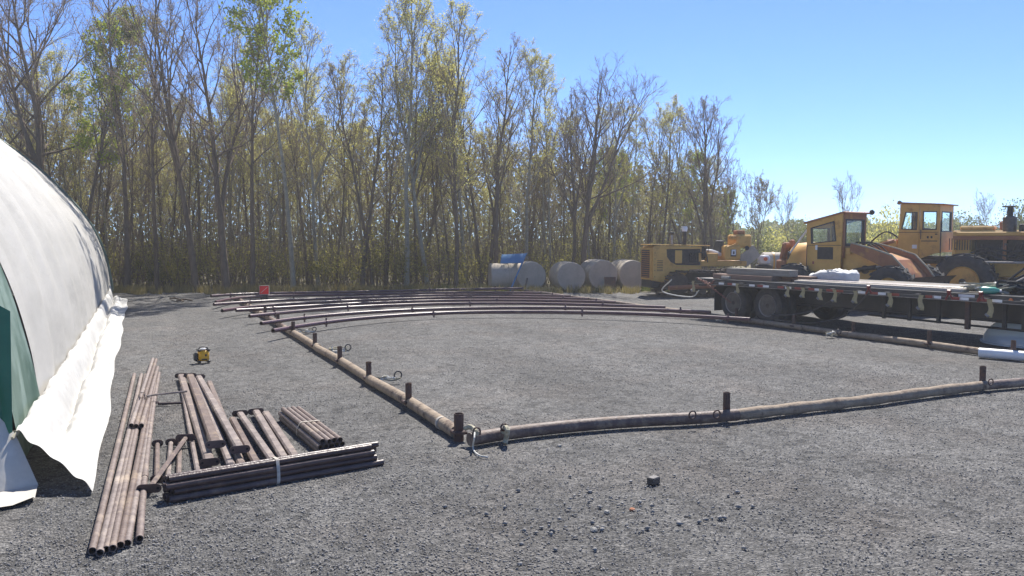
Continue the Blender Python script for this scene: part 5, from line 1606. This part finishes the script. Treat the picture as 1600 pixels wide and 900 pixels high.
for k in range(10):
    a = math.pi * (0.25 + 1.05 * k / 9); g.append([(2.75 + .5 * math.cos(a), y, .45 + .42 * math.sin(a) * -1 + .05) for y in (-1.0, 1.0)])
m = MB(); m.sheet(g); m.sheet([[(p[0] + .02, p[1], p[2] + .02) for p in row] for row in g]); m.build("bucket", M['track'], l1, True, False)
# rear engine hood
gh = []
for x_, sc in ((-.52, 1.0), (-.75, 1.0), (-1.1, .96), (-1.22, .85)):
    gh.append([(x_, .46 * sc * math.cos(a), .75 + .88 * sc * math.sin(a)) for a in [math.pi * k / 12 for k in range(13)]])
m = MB(); m.sheet(gh); m.build("engine_hood", M['yellow'], l1, True, False)
MB().bbox((-1.15, 0, .95), (.1, .7, .9), .03).build("radiator", M['engine'], l1)
MB().bbox((-1.42, -.1, 1.35), (.12, .3, .55), .04, (0, R(12), 0)).build("rear_bracket", M['yellow_red'], l1)
MB().bbox((-1.32, .12, 1.45), (.10, .2, .5), .04, (0, R(-10), 0)).build("rear_bracket", M['yellow_red'], l1)
MB().bbox((-1.35, 0, 1.05), (.3, .8, .25), .04).build("counterweight", M['yellow_red'], l1)
MB().path([(-.52, -.40, 2.02), (-.98, -.42, 1.45), (-1.05, -.42, 1.35)], .025, 8).build("grab_rail", M['white'], l1, True)
MB().bbox((-.3, 0, .72), (1.7, .6, .3), .03).build("chassis", M['engine'], l1)
for x_ in (1.80, -.72):
    for s in (-1, 1): wheel(l1, x_, s * .72, .54, .54, .38, .27, 'yellow', s, 16)
MB().path([(1.80, -.6, .54), (1.80, .6, .54)], .09, 10).build("axle", M['engine'], l1, True)
MB().path([(-.72, -.6, .54), (-.72, .6, .54)], .09, 10).build("axle", M['engine'], l1, True)

# ------------------------------------------------------------------ farther, larger loader
RZ2 = R(-68.5)
l2 = empty("wheel_loader", at(1446, 22.0, 0), RZ2); l2.scale = (1, 1, .975); tag(l2, "large yellow wheel loader with tall glazed cab and exhaust stack, farther of two", "loader")
def B2(name, c, s, mat, b=.02, rot=None): return MB().bbox(c, s, b, rot).build(name, M[mat], l2)
yN, yF = -.5, .55
cab_panel("side_wall", [(-.55, 1.28), (.0, 1.22), (.0, 2.68), (-.46, 2.70)], [(-.44, 2.02), (-.06, 2.00), (-.05, 2.46), (-.34, 2.47)], yN, yN + .04, 'yellow', l2)
cab_panel("door", [(.015, 1.22), (.50, 1.42), (.50, 2.66), (.015, 2.68)], [(.09, 2.00), (.42, 2.00), (.42, 2.47), (.09, 2.48)], yN, yN + .04, 'yellow', l2)
cab_panel("side_wall", [(-.55, 1.28), (.50, 1.42), (.50, 2.66), (-.46, 2.70)], [(-.48, 1.85), (.45, 1.85), (.45, 2.55), (-.42, 2.57)], yF - .04, yF, 'yellow', l2)
cab_panel("rear_wall", [(yN + .045, 1.40), (yF - .045, 1.40), (yF - .045, 2.66), (yN + .045, 2.66)], [(yN + .15, 1.95), (yF - .15, 1.95), (yF - .15, 2.47), (yN + .15, 2.47)], .46, .50, 'yellow', l2, 'X')
cab_panel("front_wall", [(yN + .045, 1.30), (yF - .045, 1.30), (yF - .045, 2.68), (yN + .045, 2.68)], [(yN + .12, 1.9), (yF - .12, 1.9), (yF - .12, 2.5), (yN + .12, 2.5)], -.50, -.46, 'yellow', l2, 'X')
m = MB(); m.prism([(-.56, 2.695), (.60, 2.64), (.60, 2.67), (-.52, 2.745)], yN - .05, yF + .05); m.build("roof", M['yellow_red'], l2)
MB().lathe([(.0, 0), (.05, .005), (.06, .05), (.03, .1), (0, .1)], (-.62, -.3, 2.74), 12, 'X').build("work_lamp", M['black'], l2, True)
# door lettering: two dark block marks and a line of small print
for dx in (.22, .31):
    B2("emblem", (dx, yN - .004, 1.80), (.045, .008, .06), 'engine', .002)
B2("emblem", (.42, yN - .004, 1.88), (.06, .008, .03), 'engine', .002)
for k in range(13):
    B2("letter", (.08 + k * .03, yN - .004, 1.70), (.018, .008, .028), 'engine', .001)
B2("notice", (-.10, yN - .004, 1.55), (.12, .008, .10), 'white', .002)
MB().path([(.055, yN - .03, 1.75), (.055, yN - .03, 2.0)], .01, 6).build("door_handle", M['engine'], l2, True)
B2("seat", (-.1, 0, 1.75), (.4, .5, .6), 'engine', .06)
B2("cab_base", (.1, 0, 1.20), (1.1, .8, .2), 'engine', .03)
# engine end
B2("firewall", (1.02, 0, 1.45), (.36, .8, .95), 'yellow', .03)
B2("hood_top", (2.3, 0, 1.88), (2.9, .86, .11), 'yellow', .02)
B2("hood_stripe", (1.9, -.435, 1.78), (2.2, .02, .10), 'yellow_red', .004)
B2("engine_block", (2.25, .05, 1.42), (2.0, .6, .75), 'engine', .05)
rr = random.Random(4)
for k in range(14):
    x_ = 1.35 + rr.random() * 1.7
    MB().path([(x_, -.30, 1.1 + rr.random() * .2), (x_ + rr.uniform(-.2, .2), -.34, 1.35 + rr.random() * .35)], rr.uniform(.02, .06), 8).build("engine_part", M['engine' if k % 4 else 'steel'], l2, True)
B2("engine_bracket", (1.95, -.36, 1.45), (.08, .05, .6), 'yellow_red', .01)
B2("front_grille", (3.7, 0, 1.4), (.1, .86, 1.0), 'yellow', .02)
MB().lathe([(0, 1.9), (.15, 1.9), (.155, 2.30), (.10, 2.33), (0, 2.34)], (1.98, -.1, 0), 20, 'Z').build("air_cleaner", M['steel'], l2, True)
MB().path([(1.98, -.1, 2.32), (1.98, -.1, 2.56)], .07, 12).build("stack_neck", M['engine'], l2, True)
B2("stack_cap", (1.94, -.1, 2.57), (.24, .2, .04), 'engine', .01)
B2("battery_box", (2.36, -.1, 2.02), (.3, .3, .22), 'engine', .02)
B2("frame", (1.4, 0, 1.0), (3.6, .7, .4), 'yellow', .04)
B2("step_plate", (2.1, -.72, 1.18), (1.0, .4, .05), 'bare_steel', .008)
for x_ in (1.22, -1.25):
    for s in (-1, 1): wheel(l2, x_, s * .85, .68, .68, .5, .36, 'yellow', s, 18)
    MB().path([(x_, -.7, .68), (x_, .7, .68)], .12, 10).build("axle", M['engine'], l2, True)
# boom at the left
m = MB()
m.prism([(-.55, 1.25), (-.55, 1.70), (-.80, 1.72), (-1.65, 1.42), (-2.1, 1.0), (-2.0, .85), (-1.2, 1.15)], -.55, -.47); m.build("lift_arm", M['yellow'], l2)
m = MB()
m.prism([(-.55, 1.25), (-.55, 1.70), (-.80, 1.72), (-1.65, 1.42), (-2.1, 1.0), (-2.0, .85), (-1.2, 1.15)], .47, .55); m.build("lift_arm", M['yellow'], l2)
MB().path([(-.6, -.55, 1.70), (-1.6, -.53, 1.38)], .05, 8).build("lift_ram", M['yellow_red'], l2, True)
B2("tower", (-.7, 0, 1.35), (.3, .9, .8), 'yellow_red', .04)

# hood of another machine and tanks farther back
e = empty("idle_machine", at(1555, 27.5, 0), R(-60)); tag(e, "orange yellow machine hood showing behind the larger loader", "machine")
for nm, c, s, mt in (("hood", (0, 0, 1.55), (2.4, .9, .9), 'yellow'), ("top_cover", (-.5, 0, 2.08), (1.0, .8, .14), 'yellow'), ("muffler_box", (.35, 0, 2.15), (.45, .4, .3), 'yellow_red'), ("chassis", (0, 0, .75), (2.8, .8, .6), 'engine')):
    MB().bbox(c, s, .05).build(nm, M[mt], e)
for x_ in (-.9, .9):
    for s in (-1, 1): wheel(e, x_, s * .6, .5, .5, .35, .25, 'yellow', s, 0)
e = empty("fuel_tank", at(1216, 27.0, 0), R(-30)); tag(e, "pale yellow horizontal tank between bulldozer and nearer loader", "tank")
MB().lathe([(0, -.55), (.2, -.54), (.3, -.48), (.3, .48), (.2, .54), (0, .55)], (0, 0, .98), 24, 'X').build("shell", M['strap'], e, True)
for x_ in (-.35, .35): MB().bbox((x_, 0, .36), (.1, .5, .72), .02).build("leg", M['yellow'], e)
MB().lathe([(.305, -.2), (.315, -.2), (.315, -.14), (.305, -.14)], (0, 0, .98), 24, 'X', closed=True).build("band", M['yellow'], e, True)
e = empty("water_pump", at(1194, 26.5, 0), R(-30)); tag(e, "small white and orange pump left of the pale tank", "pump")
MB().bbox((0, 0, .45), (.5, .4, .9), .04).build("stand", M['engine'], e)
MB().bbox((0, 0, 1.05), (.36, .3, .30), .06).build("casing", M['white'], e, True)
MB().lathe([(0, 0), (.06, 0), (.06, -.04), (0, -.05)], (.02, -.16, 1.08), 16, 'Y').build("cover", M['orange'], e, True)

# ------------------------------------------------------------------ right edge: white pipe and cloudy plastic dome
A = G(1530, 551, .075); d = Vector((1, -.55, 0)); Bq = G(1680, 563, .075)
tag(MB().path([A, Bq], .072, 20, hollow=.006).build("white_pipe", M['white'], None, True), "thick white plastic pipe behind the right rail at the picture's edge", "pipe")
c = G(1648, 545, 0) + Vector((.30, .45, 0))
e = empty("plastic_dome", c); tag(e, "cloudy pale blue plastic dome lying at the right picture edge", "dome")
pr = [(.80 * math.cos(a), .50 * math.sin(a)) for a in [math.pi / 2 * k / 12 for k in range(13)]]
MB().lathe(pr[:-1] + [(0.0, .5)], (0, 0, .01), 40, 'Z').build("shell", M['dome'], e, True)
MB().lathe([(.78, 0.005), (.84, .005), (.84, .03), (.78, .03)], (0, 0, .005), 40, 'Z', closed=True).build("rim", M['dome'], e, True)

# ------------------------------------------------------------------ haze volume added as a veil to lift the darks
hz = bpy.data.materials.new("veil haze"); hz.use_nodes = True
hn = hz.node_tree; hn.nodes.remove(hn.nodes["Principled BSDF"])
pv = hn.nodes.new("ShaderNodeVolumePrincipled")
pv.inputs["Color"].default_value = (0.95, 0.96, 0.97, 1); pv.inputs["Density"].default_value = 0.0019; pv.inputs["Anisotropy"].default_value = 0.3
hn.links.new(pv.outputs[0], hn.nodes["Material Output"].inputs["Volume"])
m = MB(); m.box((20, 45, 7.0), (420, 330, 16.2)); o = m.build("haze", hz)
tag(o, "thin pale haze volume added over the whole yard to lift the darks", "haze", kind="stuff")

# ------------------------------------------------------------------ small fittings on the machines
for y in (-.5, .42):
    MB().path([(.75, y, .95), (1.3, y, 1.05)], .055, 10).build("lift_ram", M['engine'], l1, True)
    MB().path([(1.3, y, 1.05), (1.75, y, 1.12)], .03, 10).build("ram_rod", M['bare_steel'], l1, True)
for k in range(3):
    MB().path(catmull([(.45, -.3 + .2 * k, 1.3), (.7, -.32 + .2 * k, 1.62), (1.05, -.3 + .2 * k, 1.55), (1.35, -.3 + .2 * k, 1.3)], 5), .018, 6).build("hose", M['black'], l1, True)
MB().path([(-.44, -.6, 1.0), (-.44, -.63, 1.05), (-.44, -.63, 1.5), (-.44, -.6, 1.55)], .012, 6).build("grab_handle", M['engine'], l1, True)
for z_ in (.45, .65): MB().bbox((-.1, -.66, z_), (.35, .14, .02), .004).build("step", M['steel'], l1)
MB().bbox((0, -.565, 1.555), (.88, .006, .012), .001).build("panel_seam", M['engine'], l1)
MB().bbox((-.02, -.565, .90), (.86, .006, .012), .001).build("panel_seam", M['engine'], l1)
MB().path([(-.9, .15, 1.55), (-.9, .15, 2.0)], .04, 10).build("exhaust", M['rust'], l1, True)
for z_ in (.75, .98, 1.2): MB().bbox((.25, -.66, z_), (.42, .12, .025), .004).build("ladder_step", M['steel'], l2)
MB().path([(.56, -.56, 1.05), (.56, -.60, 1.1), (.56, -.60, 2.2), (.56, -.54, 2.25)], .014, 6).build("grab_handle", M['engine'], l2, True)
MB().path(catmull([(-.5, -.2, 1.7), (-.9, -.25, 1.95), (-1.3, -.2, 1.7), (-1.6, -.2, 1.3)], 6), .022, 6).build("hose", M['black'], l2, True)
MB().bbox((-.02, -.506, 1.93), (.98, .006, .012), .001).build("panel_seam", M['engine'], l2)
for k in range(6): MB().lathe([(.014, 0), (.014, -.01), (0, -.012)], (.86, -.402, 1.05 + k * .15), 6, 'Y').build("bolt", M['engine'], l2)
for k in range(9): MB().bbox((.72 + k * .06, -.438, 1.62), (.02, .01, .3), .003).build("louvre", M['engine'], l2)
for k in range(3):
    MB().path(catmull([(1.2, -.36, 1.2 + .1 * k), (1.6, -.45, 1.35 + .1 * k), (2.1, -.42, 1.2 + .12 * k), (2.7, -.38, 1.5)], 5), .022, 6).build("hose", M['black'], l2, True)
for k in range(5): MB().lathe([(.012, 0), (.012, .01), (0, .012)], (1.38, .44, .62 + k * .18), 6, 'Y').build("bolt", M['engine'], dz)
for k in range(7): MB().bbox((1.22, .443, .80 + k * .05), (.18, .006, .018), .002).build("louvre", M['engine'], dz)
MB().path(catmull([(-.3, .44, 1.05), (-.2, .5, 1.3), (.1, .5, 1.35), (.3, .45, 1.2)], 5), .018, 6).build("hose", M['black'], dz, True)
MB().path([(-.9, .42, 1.1), (-.9, .45, 1.5), (-1.2, .45, 1.62)], .016, 6).build("grab_rail", M['yellow'], dz, True)
